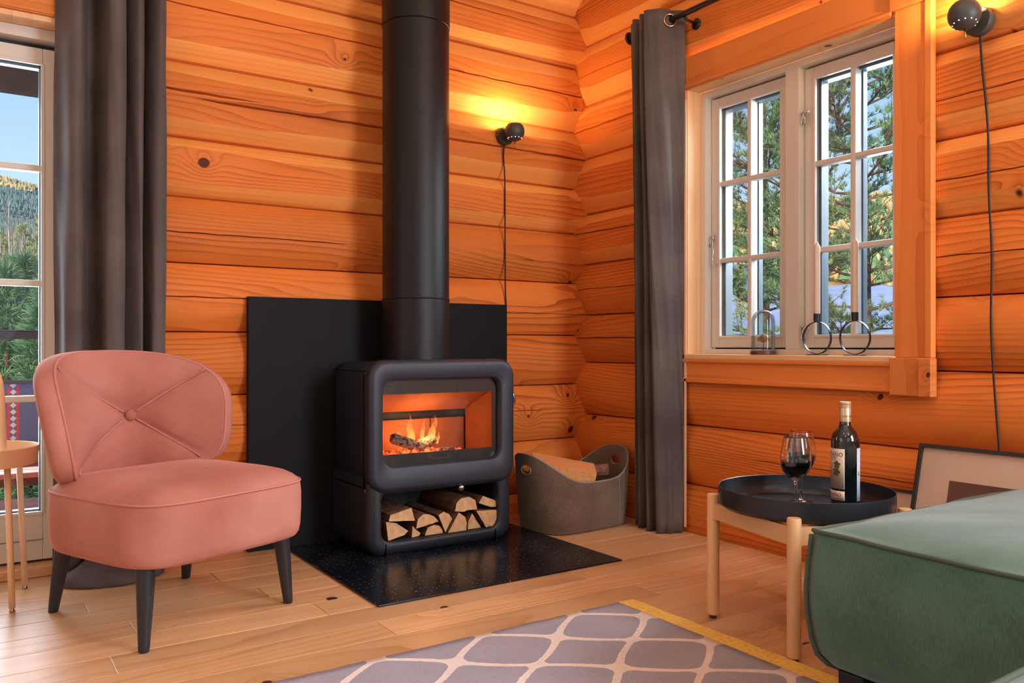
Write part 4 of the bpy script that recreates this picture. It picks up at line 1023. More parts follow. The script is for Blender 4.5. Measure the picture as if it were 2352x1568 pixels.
mb=MB(); mb.box(-.050,-.006,-1.222,-1.178,SZ+.0165,SZ+.0175); mb.build('note_card',plain('lilac_white_card',rgb(216,206,222),.7),cl)
for yy,lb,lc_,dz in((-1.449,'thin black metal ring candle holder nearer the glass dome, on the window sill','tall unlit cream taper candle in the ring holder nearer the glass dome',0),(-1.607,'thin black metal ring candle holder nearer the window right trim, on the window sill','tall unlit cream taper candle in the ring holder nearer the right trim',.0)):
    ch=empty('candle_holder',(-.025,yy,SZ),0,lb,'candle holder','ring candle holders on the sill')
    xx=-.025
    mb=MB(); mb.lathe([(.038,0),(.040,.001),(.040,.0025),(.038,.0035),(.001,.0038)],(xx,yy,SZ),32); mb.build('foot_disc',mt['tray'],ch)
    R_=.060; cz=SZ+.0038+R_+.001
    mb=MB(); R=[]
    for k in range(49):
        a=2*PI*k/48; c=Vector((xx,yy+math.sin(a)*R_,cz-math.cos(a)*R_)); nrm=Vector((0,math.sin(a),-math.cos(a)))
        R.append([c+Vector((.005,0,0))+nrm*.0012,c+Vector((-.005,0,0))+nrm*.0012,c+Vector((-.005,0,0))-nrm*.0012,c+Vector((.005,0,0))-nrm*.0012])
    mb.rings(R,(False,False)); mb.build('ring',mt['tray'],ch,smooth=False)
    y2=yy+(.0 if yy>-1.5 else .0); ctz=cz+R_
    mb=MB(); mb.lathe([(.0115,0),(.0125,.001),(.0125,.030),(.0112,.030),(.0112,.004),(.001,.004)],(xx,y2,ctz+.0013),24); smooth_by_angle(mb.build('candle_cup',mt['tray'],ch),40)
    mb=MB(); mb.lathe([(.0108,0),(.0118,.03),(.0118,.272),(.0113,.279),(.006,.287),(.0022,.295),(.001,.2985)],(xx,y2,ctz+.0055),20)
    tag(smooth_by_angle(mb.build('candle',mt['candle']),60),lc_,'candle','taper candles on the sill')

# ------------------------------------------------------------------ felt basket with firewood
bk=empty('felt_basket',(-.362,-.392,0.0005),0,'brown grey felt firewood basket with raised handle ends, right of the stove','basket')
def bk_pt(t,z,off=0):
    """t angle, z height"""
    fl=1+.20*(z/.30); hx,hy=.234*fl-off,.155*fl-off
    ct_,st_=math.cos(t),math.sin(t); n_=4.2-1.6*min(1,z/.3)
    x=hx*math.copysign(abs(ct_)**(2/n_),ct_); y=hy*math.copysign(abs(st_)**(2/n_),st_)
    return Vector((x,y,z))
def bk_h(t): return .222+.126*(max(0,abs(math.cos(t))**1.0)**2.2)
NB=96; NZ=16
mb=MB(); R=[]
for k in range(NZ+1): R.append([bk_pt(2*PI*i/NB,(.004+(bk_h(2*PI*i/NB)-.004)*k/NZ)) for i in range(NB)])
for k in range(NZ,-1,-1): R.append([bk_pt(2*PI*i/NB,(.012+(bk_h(2*PI*i/NB)-.012)*k/NZ),.007) for i in range(NB)])
mb.rings(R,(True,True)); body=mb.build('felt_body',mt['felt'],bk,smooth=True,local=True)
cut=MB(); R=[]
for x in(-.5,.5): R.append([(x,.034*math.cos(q),.278+.022*math.sin(q)) for q in [2*PI*k/32 for k in range(32)]])
cut.rings(R); co=cut.build('cutter',mt['felt'],bk,local=True)
bpy.context.view_layer.update()
md=body.modifiers.new('b','BOOLEAN'); md.operation='DIFFERENCE'; md.object=co; md.solver='EXACT'
dg=bpy.context.evaluated_depsgraph_get(); nm=bpy.data.meshes.new_from_object(body.evaluated_get(dg)); body.modifiers.clear(); body.data=nm; bpy.data.objects.remove(co); smooth_by_angle(body,45)
for sx in(-1,1):
    c=[bk_pt(0 if sx>0 else PI,.278)+Vector((.0,.034*math.cos(q),.022*math.sin(q))) for q in [2*PI*k/32 for k in range(33)]]
    mb=MB(); mb.tube(c,.003,6,False); mb.build('handle_rim',plain('felt_edge_stitch',rgb(150,134,124),.8) if sx<0 else bpy.data.materials['felt_edge_stitch'],bk,smooth=True,local=True)
c=[bk_pt(2*PI*i/NB,bk_h(2*PI*i/NB)-.001,.0035) for i in range(NB)]; mb=MB(); mb.tube(c+[c[0],c[1]],.0042,6,False); mb.build('edge_binding',bpy.data.materials['felt_edge_stitch'],bk,smooth=True,local=True)
tt=math.radians(-66); mb=MB(); mb.tube([bk_pt(tt-.10*k/10,.01+.215*k/10)+Vector((.0,-.001,0)) for k in range(11)][::-1],.0018,5); mb.build('side_seam',bpy.data.materials['felt_edge_stitch'],bk,local=True)
bk.rotation_euler=(0,0,math.radians(4))
def blog(poly,a,b_,label,seed,m0,m1):
    a=Vector(a); b_=Vector(b_); d=(b_-a).normalized(); u=d.cross(Vector((0,0,1))).normalized(); v=u.cross(d)
    L=(b_-a).length
    ob=split_log('firewood_log',poly,0,L,seed=seed,mats=[m0,m1],twist=.0012,axisf=lambda p:a+d*p.y+u*p.x+v*p.z)
    tag(ob,label,'firewood','firewood in the felt basket')
blog([(-.05,-.045),(.05,-.045),(.055,.010),(-.05,.045)],(-.53,-.30,.285),(-.275,-.44,.232),'pale split log slanting up over the left part of the felt basket',41,mt['basketwood'],mt['cutend'])
blog([(.04*math.cos(q),.032*math.sin(q)) for q in [2*PI*k/12 for k in range(12)]],(-.39,-.29,.225),(-.185,-.435,.242),'round birch log with bark lying at the right in the felt basket',43,mt['bark'],mt['cutend'])
blog([(-.05,-.03),(.05,-.03),(.03,.03),(-.03,.035)],(-.49,-.44,.13),(-.24,-.36,.13),'split log low under the others in the felt basket',45,mt['basketwood'],mt['cutend'])

# ------------------------------------------------------------------ round tray table, wine, glasses
TC=Vector((-.674,-1.877,0)); st=empty('side_table',TC,0,'birch side table stand with four round legs between sofa and log wall','table')
LG=[(-.802,-1.663),(-.887,-2.005),(-.452,-1.741),(-.545,-2.10)]
LG=[(TC.x+dx,TC.y+dy) for dx,dy in((-.128,.214),(-.213,-.128),(.213,.128),(.128,-.214))]
LG=[(TC.x+v.x,TC.y+v.y) for v in [Vector((x-TC.x,y-TC.y)).normalized()*.262 for x,y in LG]]
for (x,y) in LG:
    mb=MB(); mb.lathe([(.015,.010),(.0185,.014),(.0185,.371),(.0165,.374),(.001,.3745)],(x,y,0),24); smooth_by_angle(mb.build('leg',mt['birch'],st),40)
for (x,y) in LG:
    mb=MB(); mb.lathe([(.010,.0005),(.0105,.002),(.0105,.011)],(x,y,0),12); mb.build('foot_pad',mt['rubber'],st)
for (a,b_) in((0,1),(1,3),(3,2),(2,0)):
    p,q=Vector(LG[a]+(0,)),Vector(LG[b_]+(0,)); d=(q-p).normalized(); n_=Vector((-d.y,d.x,0)); p=p+d*.012; q=q-d*.012; mb=MB()
    mb.rings([[p+n_*.009+Vector((0,0,.302)),p-n_*.009+Vector((0,0,.302)),p-n_*.009+Vector((0,0,.349)),p+n_*.009+Vector((0,0,.349))],[q+n_*.009+Vector((0,0,.302)),q-n_*.009+Vector((0,0,.302)),q-n_*.009+Vector((0,0,.349)),q+n_*.009+Vector((0,0,.349))]]); mb.build('apron_rail',mt['birch'],st,smooth=False)
TR=.2425
mb=MB(); mb.lathe([(.001,.3500),(TR-.03,.3500),(TR-.012,.354),(TR-.002,.364),(TR,.378),(TR,.4115),(TR-.001,.4128),(TR-.003,.4115),(TR-.004,.380),(TR-.008,.366),(TR-.016,.3575),(TR-.03,.3555),(.001,.3555)],TC,96)
tag(smooth_by_angle(mb.build('round_tray',mt['tray']),30),'round black metal tray resting on the birch side table','tray')
TZ=.3560
def wine_glass(x,y,label):
    g=empty('wine_glass',(x,y,TZ),0,label,'wine glass','wine glasses on the black tray')
    out=[(.034,0),(.035,.001),(.033,.0022),(.018,.0045),(.007,.008),(.0042,.014),(.0037,.04),(.0038,.075),(.0052,.086),(.012,.0925),(.024,.101),(.034,.113),(.0405,.129),(.0425,.147),(.0405,.168),(.036,.190),(.0325,.2095),(.0318,.212)]
    inn=[(.0308,.2118),(.0315,.2095),(.035,.190),(.0393,.168),(.0412,.147),(.0392,.1295),(.0328,.1145),(.023,.1035),(.010,.0955),(.001,.0945)]
    mb=MB(); mb.lathe(out+inn,(x,y,TZ),40,(True,True)); mb.build('glass_bowl',mt['wineglass'],g,smooth=True)
    wi=[(.001,.0952),(.010,.0962),(.0228,.1042),(.0325,.115),(.0388,.1298),(.0405,.143),(.001,.143)]
    mb=MB(); mb.lathe(wi,(x,y,TZ),40,(True,True)); smooth_by_angle(mb.build('wine',mt['wine'],g),50)
wine_glass(-.755,-1.908,'nearer wine glass, part filled with red wine, on the black tray')
wine_glass(-.622,-1.826,'farther wine glass of red wine, half hidden by the nearer glass on the tray')
BX,BY=-.566,-1.935
bo=empty('wine_bottle',(BX,BY,TZ),0,'dark red wine bottle with pale vine leaf label and gold screw cap on tray','bottle')
pr=[(.001,0),(.034,0),(.0385,.003),(.0395,.008),(.0395,.188),(.0385,.200),(.034,.213),(.026,.224),(.019,.231),(.0155,.240),(.0150,.250)]
mb=MB(); mb.lathe(pr,(BX,BY,TZ),48,(True,True)); smooth_by_angle(mb.build('bottle_body',mt['bottle'],bo),50)
mb=MB(); mb.lathe([(.0152,.246),(.0160,.2465),(.0163,.285),(.0158,.286),(.0165,.287),(.0165,.289),(.0158,.290),(.0166,.291),(.0166,.293),(.0160,.294),(.0167,.296),(.0166,.302),(.0155,.3035),(.001,.304)],(BX,BY,TZ),36,(False,True)); smooth_by_angle(mb.build('screw_cap',mt['capsule'],bo),30)
vd=(Vector((CAM.x,CAM.y,0))-Vector((BX,BY,0))).normalized(); a0=math.atan2(vd.y,vd.x)
def onb(r): return lambda x,y,z,r=r,ac_=0: None
def wrap(r,ac_,z0): return lambda x,y,z: (BX+(r+z)*math.cos(ac_+x/r),BY+(r+z)*math.sin(ac_+x/r),TZ+z0+y)
def lab(name,r,aa,ab,z0,z1,mat):
    mb=MB(); R=[]
    for k in range(25):
        a=aa+(ab-aa)*k/24; R.append([(BX+q*math.cos(a),BY+q*math.sin(a),TZ+zz) for q,zz in((r,z0),(r,z1),(r-.0006,z1),(r-.0006,z0))])
    mb.rings(R); return mb.build(name,mat,bo)
rl=.0400
# the front label faces left of the viewer: its right edge shows just left of the middle
e1=a0-math.radians(-2); 
l1=lab('front_label',rl,a0-math.radians(118),a0-math.radians(-2+4),.055,.170,mt['label'])
l2=lab('lower_label',rl,a0-math.radians(118),a0-math.radians(-2+4),.022,.049,mt['label'])
lab('back_label',rl,a0+math.radians(52),a0+math.radians(150),.020,.172,mt['label_back'])
lab('green_mark',rl+.0003,a0+math.radians(58),a0+math.radians(70),.094,.106,mt['greenprint'])
text_mesh('CASTAÑO',.0165,wrap(rl+.0004,a0-math.radians(62),.153),'label_lettering',mt['ink'],l1)
text_mesh('VINO TINTO\nORGANIC',.005,wrap(rl+.0004,a0-math.radians(54),.143),'small_lettering',mt['ink'],l1)
text_mesh('CASTAÑO',.0135,wrap(rl+.0004,a0-math.radians(60),.038),'label_lettering',mt['ink'],l2)
text_mesh('CASTAÑO',.0078,wrap(.01675,a0+math.radians(38),.262),'cap_lettering',mt['ink'],bo)
def leafpoly(cx,cz,s,rot,r=rl+.0005):
    mb=MB(); P=[]
    for k in range(41):
        a=2*PI*k/40; q=s*(.62+.38*abs(math.cos(2.5*a))**.7)*(1-.35*(abs(((a+rot)%(2*PI))-PI)<.25))
        P.append((cx+q*math.cos(a+rot),cz+q*math.sin(a+rot)))
    w_=wrap(r,a0,0); c=mb.bm.verts.new(w_(cx,cz,0)); vs=[mb.bm.verts.new(w_(x,z,0)) for x,z in P[:-1]]
    for i in range(40): mb.bm.faces.new((c,vs[i],vs[(i+1)%40]))
    mb.build('leaf_print',mt['leafprint'],l1)
leafpoly(-.024,.124,.0115,.3); leafpoly(-.026,.103,.0125,1.2)
mb=MB(); w_=wrap(rl+.0004,a0,0); mb._add([w_(-.0085,.060,0),w_(-.0075,.060,0),w_(-.0040,.069,0),w_(-.0048,.069,0)],[(0,1,2,3)]); mb.build('pen_stroke',mt['ink'],l1)
# ------------------------------------------------------------------ pictures leaning on the right wall
def picture(yt0,wd,ht,xtop,xbot,label,fw,mat_w,photo,twist=0):
    """upper-left corner at y=yt0, extends towards the camera; leans with the top at xtop"""
    ang=math.atan2(xtop-xbot,math.sqrt(max(ht**2-(xtop-xbot)**2,0.01)))
    pc=empty('framed_picture',(xbot,yt0-wd/2,0),0,label,'picture')
    ex=Vector((math.sin(twist),-math.cos(twist),0)); eu=Vector((math.sin(ang),0,math.cos(ang))); en=ex.cross(eu); en=en if en.x<0 else -en
    o=Vector((xbot,yt0,.001+.012*0))
    def P(a,b_,c): return o+ex*a+eu*b_+en*c
    def slab(mb,a0_,a1,b0,b1,c0,c1):
        mb._add([P(a,b_,c) for c in(c0,c1) for b_ in(b0,b1) for a in(a0_,a1)],[(0,2,3,1),(4,5,7,6),(0,1,5,4),(2,6,7,3),(0,4,6,2),(1,3,7,5)])
    for a0_,a1,b0,b1 in((0,fw,0,ht),(wd-fw,wd,0,ht),(fw,wd-fw,0,fw),(fw,wd-fw,ht-fw,ht)):
        mb=MB(); slab(mb,a0_,a1,b0,b1,0,.022); mb.build('frame_side',mt['dark_frame'],pc)
    mb=MB(); slab(mb,fw,wd-fw,fw,ht-fw,.002,.012); mb.build('mat_board',mt['paper'],pc)
    mb=MB(); slab(mb,mat_w,wd-mat_w,mat_w,ht-mat_w,.012,.0125); mb.build('photo_print',mt['photo'] if photo else mt['paper'],pc)
    g=MB(); slab(g,fw,wd-fw,fw,ht-fw,.0145,.0165); g.build('picture_glass',mt['pic_glass'],pc)
picture(-1.888,.72,.515,-.075,-.205,'large dark framed picture with wide white mat leaning on the wall behind the sofa',.0115,.108,True)
picture(-1.70,.42,.345,-.052,-.140,'smaller dark framed picture leaning low, half behind the large one',.010,.20,False)
# ------------------------------------------------------------------ green sofa
def cushion(name,x0,x1,y0,y1,z0,z1,r,crown,mat,parent,sag=.012):
    mb=MB(); N_=128; cx,cy=(x0+x1)/2,(y0+y1)/2; hx,hy=(x1-x0)/2,(y1-y0)/2
    def rr(ins,rad):
        P=[]
        for sx,sy,a0_ in((1,-1,-PI/2),(1,1,0),(-1,1,PI/2),(-1,-1,PI)):
            ccx,ccy=cx+sx*(hx-ins-rad),cy+sy*(hy-ins-rad)
            for k in range(8): a=a0_+PI/2*k/7; P.append((ccx+rad*math.cos(a),ccy+rad*math.sin(a)))
        return resample(P,N_)
    R=[]; H=z1-z0
    R.append([(p.x,p.y,z0) for p in rr(.10,.02)])
    for t,ins in((0.0,.045),(.03,.026),(.10,.010),(.22,.002),(.4,-.004),(.6,-.006),(.8,-.003),(.95,.001)):
        R.append([(p.x,p.y,z0+H*t*.98+.004*sn(p.x*9+p.y*7,t*3)) for p in rr(ins,r)])
    wl=[]
    for ins in (.002,):
        wl=[(p.x,p.y,z1+.004*sn(p.x*6+p.y*5,1)) for p in rr(ins,r)]; R.append(wl)
    for ins,dz in((.012,.003),(.03,.012),(.06,.024),(.10,.034),(.16,.043),(.24,.048),(.34,.05)):
        if ins<min(hx,hy)-.03: R.append([(p.x,p.y,z1+dz*crown/.05+.004*sn(p.x*9+p.y*8,4)) for p in rr(ins,min(r+.01,.06))])
    mb.rings(R,(True,True)); ob=mb.build(name,mat,parent,smooth=True)
    q=[Vector((a,b_,c)) for a,b_,c in wl]; mb=MB(); mb.tube(q+[q[0],q[1]],.005,6,False); mb.build('welt',mt['green_welt'],ob,smooth=True)
    # upright welt on the near left corner
    return ob
sofa=empty('sofa',(-.9,-2.9,0),0,'large green linen upholstered sofa block in the right foreground, on low black feet','sofa')
c1=cushion('seat_block',-1.168,-.228,-3.55,-2.255,.125,.418,.012,.045,mt['green'],sofa)
mb=MB(); mb.tube([(-1.168+i_+.002,-2.255-i_-.002,.125+.293*t_*.98) for t_,i_ in((1,.002),(.95,.001),(.8,-.003),(.6,-.006),(.4,-.004),(.22,.002),(.10,.010),(.03,.026),(0,.045))],.0055,6); mb.build('corner_welt',mt['green_welt'],c1,smooth=True)
c2=cushion('seat_block',-1.95,-1.185,-3.70,-2.872,.125,.405,.035,.045,mt['green'],sofa)
mb=MB(); mb.box(-1.13,-.95,-2.36,-2.30,.010,.125,.004); mb.build('foot',mt['cord'],sofa)
for (x,y) in((-.3,-2.36),(-1.05,-3.4),(-.3,-3.4),(-1.85,-3.5)):
    mb=MB(); mb.box(x-.06,x+.06,y-.04,y+.04,.010,.125,.004); mb.build('foot',mt['cord'],sofa)
# ------------------------------------------------------------------ rug
rg=MB(); nx,ny=60,60
x0,x1,y0,y1=-3.0,-.962,-3.3,-1.402
vs=[[None]*(ny+1) for _ in range(nx+1)]
for i in range(nx+1):
    for j in range(ny+1):
        u,v=i/nx,j/ny; x=x0+(x1-x0)*u - (1-v)*.02*1.0 ; y=y0+(y1-y0)*v-(1-u)*.014+(.003*sn(u*40,3) if j==ny else 0)
        vs[i][j]=rg.bm.verts.new((x,y,.0085+.0015*sn(u*14+v*3,1)*sn(v*11,2)))
for i in range(nx):
    for j in range(ny): f=rg.bm.faces.new((vs[i][j],vs[i+1][j],vs[i+1][j+1],vs[i][j+1])); f.smooth=True
rugE=empty('rug',(-1.9,-2.3,0.0005),0,'flat woven grey rug with white diamond lattice and yellow edge band','rug')
ro=rg.build('woven_field',mt['rug'],None,smooth=True)
# keep the field's own coordinates in the room so that the lattice lies where it should
off=ro.location.copy()
for v in ro.data.vertices: v.co+=off
ro.location=(0,0,0); ro.parent=rugE; ro.location=-Vector(rugE.location)
md=ro.modifiers.new('thickness','SOLIDIFY'); md.thickness=.007; md.offset=-1
mb=MB(); R=[]
for k in range(41):
    t=k/40; x=-.962-.020*t; y=-1.399-1.90*t; o_=.003*sn(t*50,7); R.append([(x-.004,y,.0095),(x+.056+o_,y-.004,.0090),(x+.059+o_,y-.004,.005),(x+.056+o_,y-.004,.0012),(x-.004,y,.0015)])
mb.rings(R); mb.build('edge_binding',mt['yellow'],rugE,smooth=False)
# ------------------------------------------------------------------ small cream tray table at the left edge
tt_=empty('tray_table',(-2.66,-.30,0),0,'cream metal tray table with bent tube handle at the left edge by the door','table')
LZ=.452
C2=Vector((-2.675,-.335,0))
mb=MB(); mb.lathe([(.001,LZ),(.172,LZ),(.178,.002+LZ),(.183,.055+LZ),(.181,.0565+LZ),(.179,.055+LZ),(.174,.006+LZ),(.001,.005+LZ)],C2,64); smooth_by_angle(mb.build('tray_top',mt['cream'],tt_),35)
for (x,y) in((-2.571,-.413),(-2.523,-.150),(-2.80,-.43),(-2.78,-.20)):
    d=Vector((x,y,0))-C2; tp=C2+d*.88
    mb=MB(); mb.tube([Vector((tp.x,tp.y,LZ-.001)),Vector((x,y,.012))],.0095,14); lg=mb.build('leg',mt['cream'],tt_,smooth=True)
    mb=MB(); mb.lathe([(.0085,.0005),(.009,.003),(.006,.009),(.006,.013)],(x,y,0),14); mb.build('foot_glide',mt['copper'],lg,smooth=True)
hp=C2+Vector((.079,-.132,0))
mb=MB(); mb.tube(catmull([(hp.x,hp.y,LZ+.003),(hp.x-.004,hp.y,.62),(hp.x-.012,hp.y+.01,.72),(hp.x-.04,hp.y+.03,.765),(C2.x-.02,C2.y-.03,.80),(C2.x-.09,C2.y+.10,.765),(C2.x-.11,C2.y+.13,.70),(C2.x-.112,C2.y+.13,LZ+.003)],6),.0105,14); mb.build('carry_handle',mt['cream'],tt_,smooth=True)

# ------------------------------------------------------------------ outside, beyond the garden door
mb=MB()
for k in range(18): pass
deck=tag(empty('terrace_deck',(-2.5,1.2,-.12)),kind='structure')
for k in range(15):
    mb=MB(); y=.20+k*.145; mb.box(-5.5,1.5,y,y+.139,-.125,-.095,.002); mb.build('deck_board',mt['deck'],deck)
rl_=empty('deck_railing',(-2.4,2.35,-.1),0,'grey deck railing with two bars outside the garden door','railing')
mb=MB(); mb.box(-5.5,1.5,2.30,2.42,.865,.912,.004); mb.build('top_rail',mt['rail'],rl_)
mb=MB(); mb.box(-5.5,1.5,2.29,2.43,.912,.918,.001); mb.build('rail_cap',mt['white_dimmed'],rl_)
mb=MB(); mb.box(-5.5,1.5,2.33,2.38,.575,.618,.004); mb.build('lower_rail',mt['rail'],rl_)
for x in(-5.0,-3.6,-1.2,.4):
    mb=MB(); mb.box(x,x+.08,2.32,2.40,-.1,.865,.004); mb.build('post',mt['rail'],rl_)
bn=empty('garden_bench',(-2.6,1.2,-.095),0,'brown wooden bench on the terrace outside the garden door','bench')
for z0,z1 in((.20,.245),(.135,.175),(.33,.37),(.44,.48),(.55,.59)):
    mb=MB(); mb.box(-3.6,-2.05,1.30,1.325,z0,z1,.003); mb.build('slat',mt['deck'],bn)
for k in range(4):
    mb=MB(); mb.box(-3.6,-2.05,.85+k*.11,.85+k*.11+.095,.235,.26,.003); mb.build('seat_slat',mt['deck'],bn)
for x in(-3.5,-2.14):
    for y in(.87,1.30):
        mb=MB(); mb.box(x,x+.06,y,y+.06,-.095,.235 if y<1 else .60,.003); mb.build('leg',mt['deck'],bn)
mb=MB(); R=[]
prof=[(1.285,.30),(1.275,.45),(1.27,.58),(1.275,.612),(1.30,.632),(1.335,.632),(1.365,.610),(1.372,.55),(1.375,.40),(1.38,.25)]
P=catmull([(0,y,z) for y,z in prof],4)
for i in range(25):
    x=-2.80+.46*i/24; R.append([(x,p.y+.006*sn(x*22,2)-.003,p.z+.004*sn(x*15,1)) for p in P])
mb.rings(R,(False,False),closed=False); bl=mb.build('blanket',mt['blanket'],smooth=True); tag(bl,'navy blue blanket with red stripes and white diamonds over the terrace bench back','blanket')
md=bl.modifiers.new('thickness','SOLIDIFY'); md.thickness=.008
mb=MB(); mb.box(-5.5,-.3,.98,1.03,1.977,2.32,.004); tag(mb.build('trim_9',mt['eave']),kind='structure')
mb=MB(); mb.box(-5.5,-.3,.16,.98,2.30,2.34); tag(mb.build('trim_10',mt['eave']),kind='structure')

def terrain(name,fx,us,vs,mat):
    mb=MB(); g=[[mb.bm.verts.new(fx(u,v)) for v in vs] for u in us]
    for i in range(len(us)-1):
        for j in range(len(vs)-1): f=mb.bm.faces.new((g[i][j],g[i+1][j],g[i+1][j+1],g[i][j+1])); f.smooth=True
    return tag(mb.build(name,mat),kind='structure')
lin=lambda a,b_,n:[a+(b_-a)*i/(n-1) for i in range(n)]
def interp(x,T):
    for (a,va),(b_,vb) in zip(T[:-1],T[1:]):
        if x<=b_: return va+(vb-va)*(x-a)/(b_-a)
    return T[-1][1]
# polar ground around the house: distance D and bearing (degrees from +y towards +x)
def gz(D,be):
    right=max(0,min(1,(be-25)/20))
    zr=interp(D,[(0,-1.0),(12,-.9),(35,.6),(60,1.6),(125,7.6),(140,9.5),(400,66),(520,72)])
    zl=interp(D,[(0,-1.3),(10,-2.0),(30,-2.2),(70,1.0),(150,14),(500,80),(620,70)])
    tilt=1 if be>25 else 1-(be-3)*.021
    n_=sn(D*.03+be*.11,1)*.02*D*(D>70)
    return zr*right+zl*tilt*(1-right)+n_
def gp(D,be): a=math.radians(be); return (-2+D*math.sin(a),max(-3+D*math.cos(a),-60),gz(D,be))
bes=lin(-40,100,71)
def sect(name,Ds,mat): return terrain(name,lambda D,b_:gp(D,b_),Ds,bes,mat)
# near ground keeps clear of the house
def gnear(D,be):
    a=math.radians(be); r=3.6/max(abs(math.sin(a)),abs(math.cos(a)))+3.0*0; d=max(D,0)
    base=Vector((-2+ (r+d)*math.sin(a)+ (1.2 if be>30 else 0),-3+(r+d)*math.cos(a)+.9,0)); DD=math.hypot(base.x+2,base.y+3)
    return (base.x,base.y,gz(DD,be))
terrain('ground',gnear,[0,2,4,7,10,14,18,24,31],bes,mt['meadow'])
sect('snow_slope',lin(30,128,10),mt['lake'])
terrain('hillside',lambda D,b_:gp(D,b_),lin(127,430,26),lin(28,100,50),mt['goldhill'])
terrain('mountain',lambda D,b_:gp(D,b_),lin(60,620,40),lin(-40,30,60),mt['mountain'])
def conestuff(name,n_,fn,mat,label,seed,sides=6,prof_=((.1,1),)):
    r_=random.Random(seed); mb=MB()
    for _ in range(n_):
        D,be,h,rr=fn(r_); p=Vector(gp(D,be)); h*=r_.uniform(.7,1.25)
        prev=None
        for (hz_,rk) in prof_:
            ring=[mb.bm.verts.new(p+Vector((rr*rk*math.cos(2*PI*k/sides)*r_.uniform(.7,1.3),rr*rk*math.sin(2*PI*k/sides)*r_.uniform(.7,1.3),h*hz_))) for k in range(sides)]
            if prev:
                for k in range(sides): mb.bm.faces.new((prev[k],prev[(k+1)%sides],ring[(k+1)%sides],ring[k]))
            prev=ring
        t_=mb.bm.verts.new(p+Vector((0,0,h)))
        for k in range(sides): mb.bm.faces.new((prev[k],prev[(k+1)%sides],t_))
    tag(mb.build(name,mat,smooth=False),label,'forest',kind='stuff')
conestuff('golden_forest',9000,lambda r:(135+290*r.random()**.8,r.uniform(40,64),r.uniform(1.2,2.8),r.uniform(.45,.9)),mt['goldforest'],'golden sunlit trees covering the hillside beyond the right window',1,6,((.1,.5),(.35,1),(.75,.8)))
conestuff('hill_spruces',500,lambda r:(132+260*r.random(),r.uniform(40,66),r.uniform(3,5),r.uniform(.8,1.3)),mt['needles2'],'green spruces scattered over the golden hillside',2)
conestuff('mountain_forest',17000,lambda r:(200+340*r.random(),r.uniform(-5,9),r.uniform(1.4,2.3),r.uniform(.35,.6)),mt['bluforest'],'blue green spruce forest on the mountain beyond the garden door',3,5)
conestuff('ridge_forest',5000,lambda r:(455+85*r.random(),r.uniform(-5,9),r.uniform(1.8,2.8),r.uniform(.5,.9)),mt['goldforest'],'sunlit golden trees along the mountain ridge',4)  # ridge band coloured gold as painted sunlight
conestuff('birch_thicket',5000,lambda r:(48+110*r.random(),r.uniform(-5,9),r.uniform(3.0,5.0),r.uniform(.10,.22)),plain('hazy_birch_thicket',rgb(172,166,140),.9,noise=.35,nscale=.3),'hazy tan and green birch thicket at the mountain foot',6,4)
conestuff('low_thicket',1500,lambda r:(36+22*r.random(),r.uniform(-5,9),r.uniform(3.6,5.6),r.uniform(.14,.3)),plain('yellow_green_thicket',rgb(176,180,120),.9,noise=.35,nscale=.5),'yellow green thicket beyond the young pines, garden door view',7,4,((.1,.4),(.5,1)))
# far blue house across the snow
hp_=Vector(gp(128,49.2)); hs=empty('lake_house',hp_,math.radians(-45),'small blue house with pale roof across the snow slope','house')
mb=MB(); mb.box(-4,4,-2.5,2.5,-1,2.6); mb.build('house_walls',mt['house_wall'],hs,local=True)
mb=MB(); mb.rings([[(-4.4,-3,2.5),(-4.4,3,2.5),(-4.4,0,4.2)],[(4.4,-3,2.5),(4.4,3,2.5),(4.4,0,4.2)]]); mb.build('roof',mt['house_roof'],hs,smooth=False,local=True)
for x in(-2.4,0,2.4):
    mb=MB(); mb.box(x-.5,x+.5,-2.53,-2.49,.6,1.8); mb.build('window',mt['rubber'],hs,local=True)
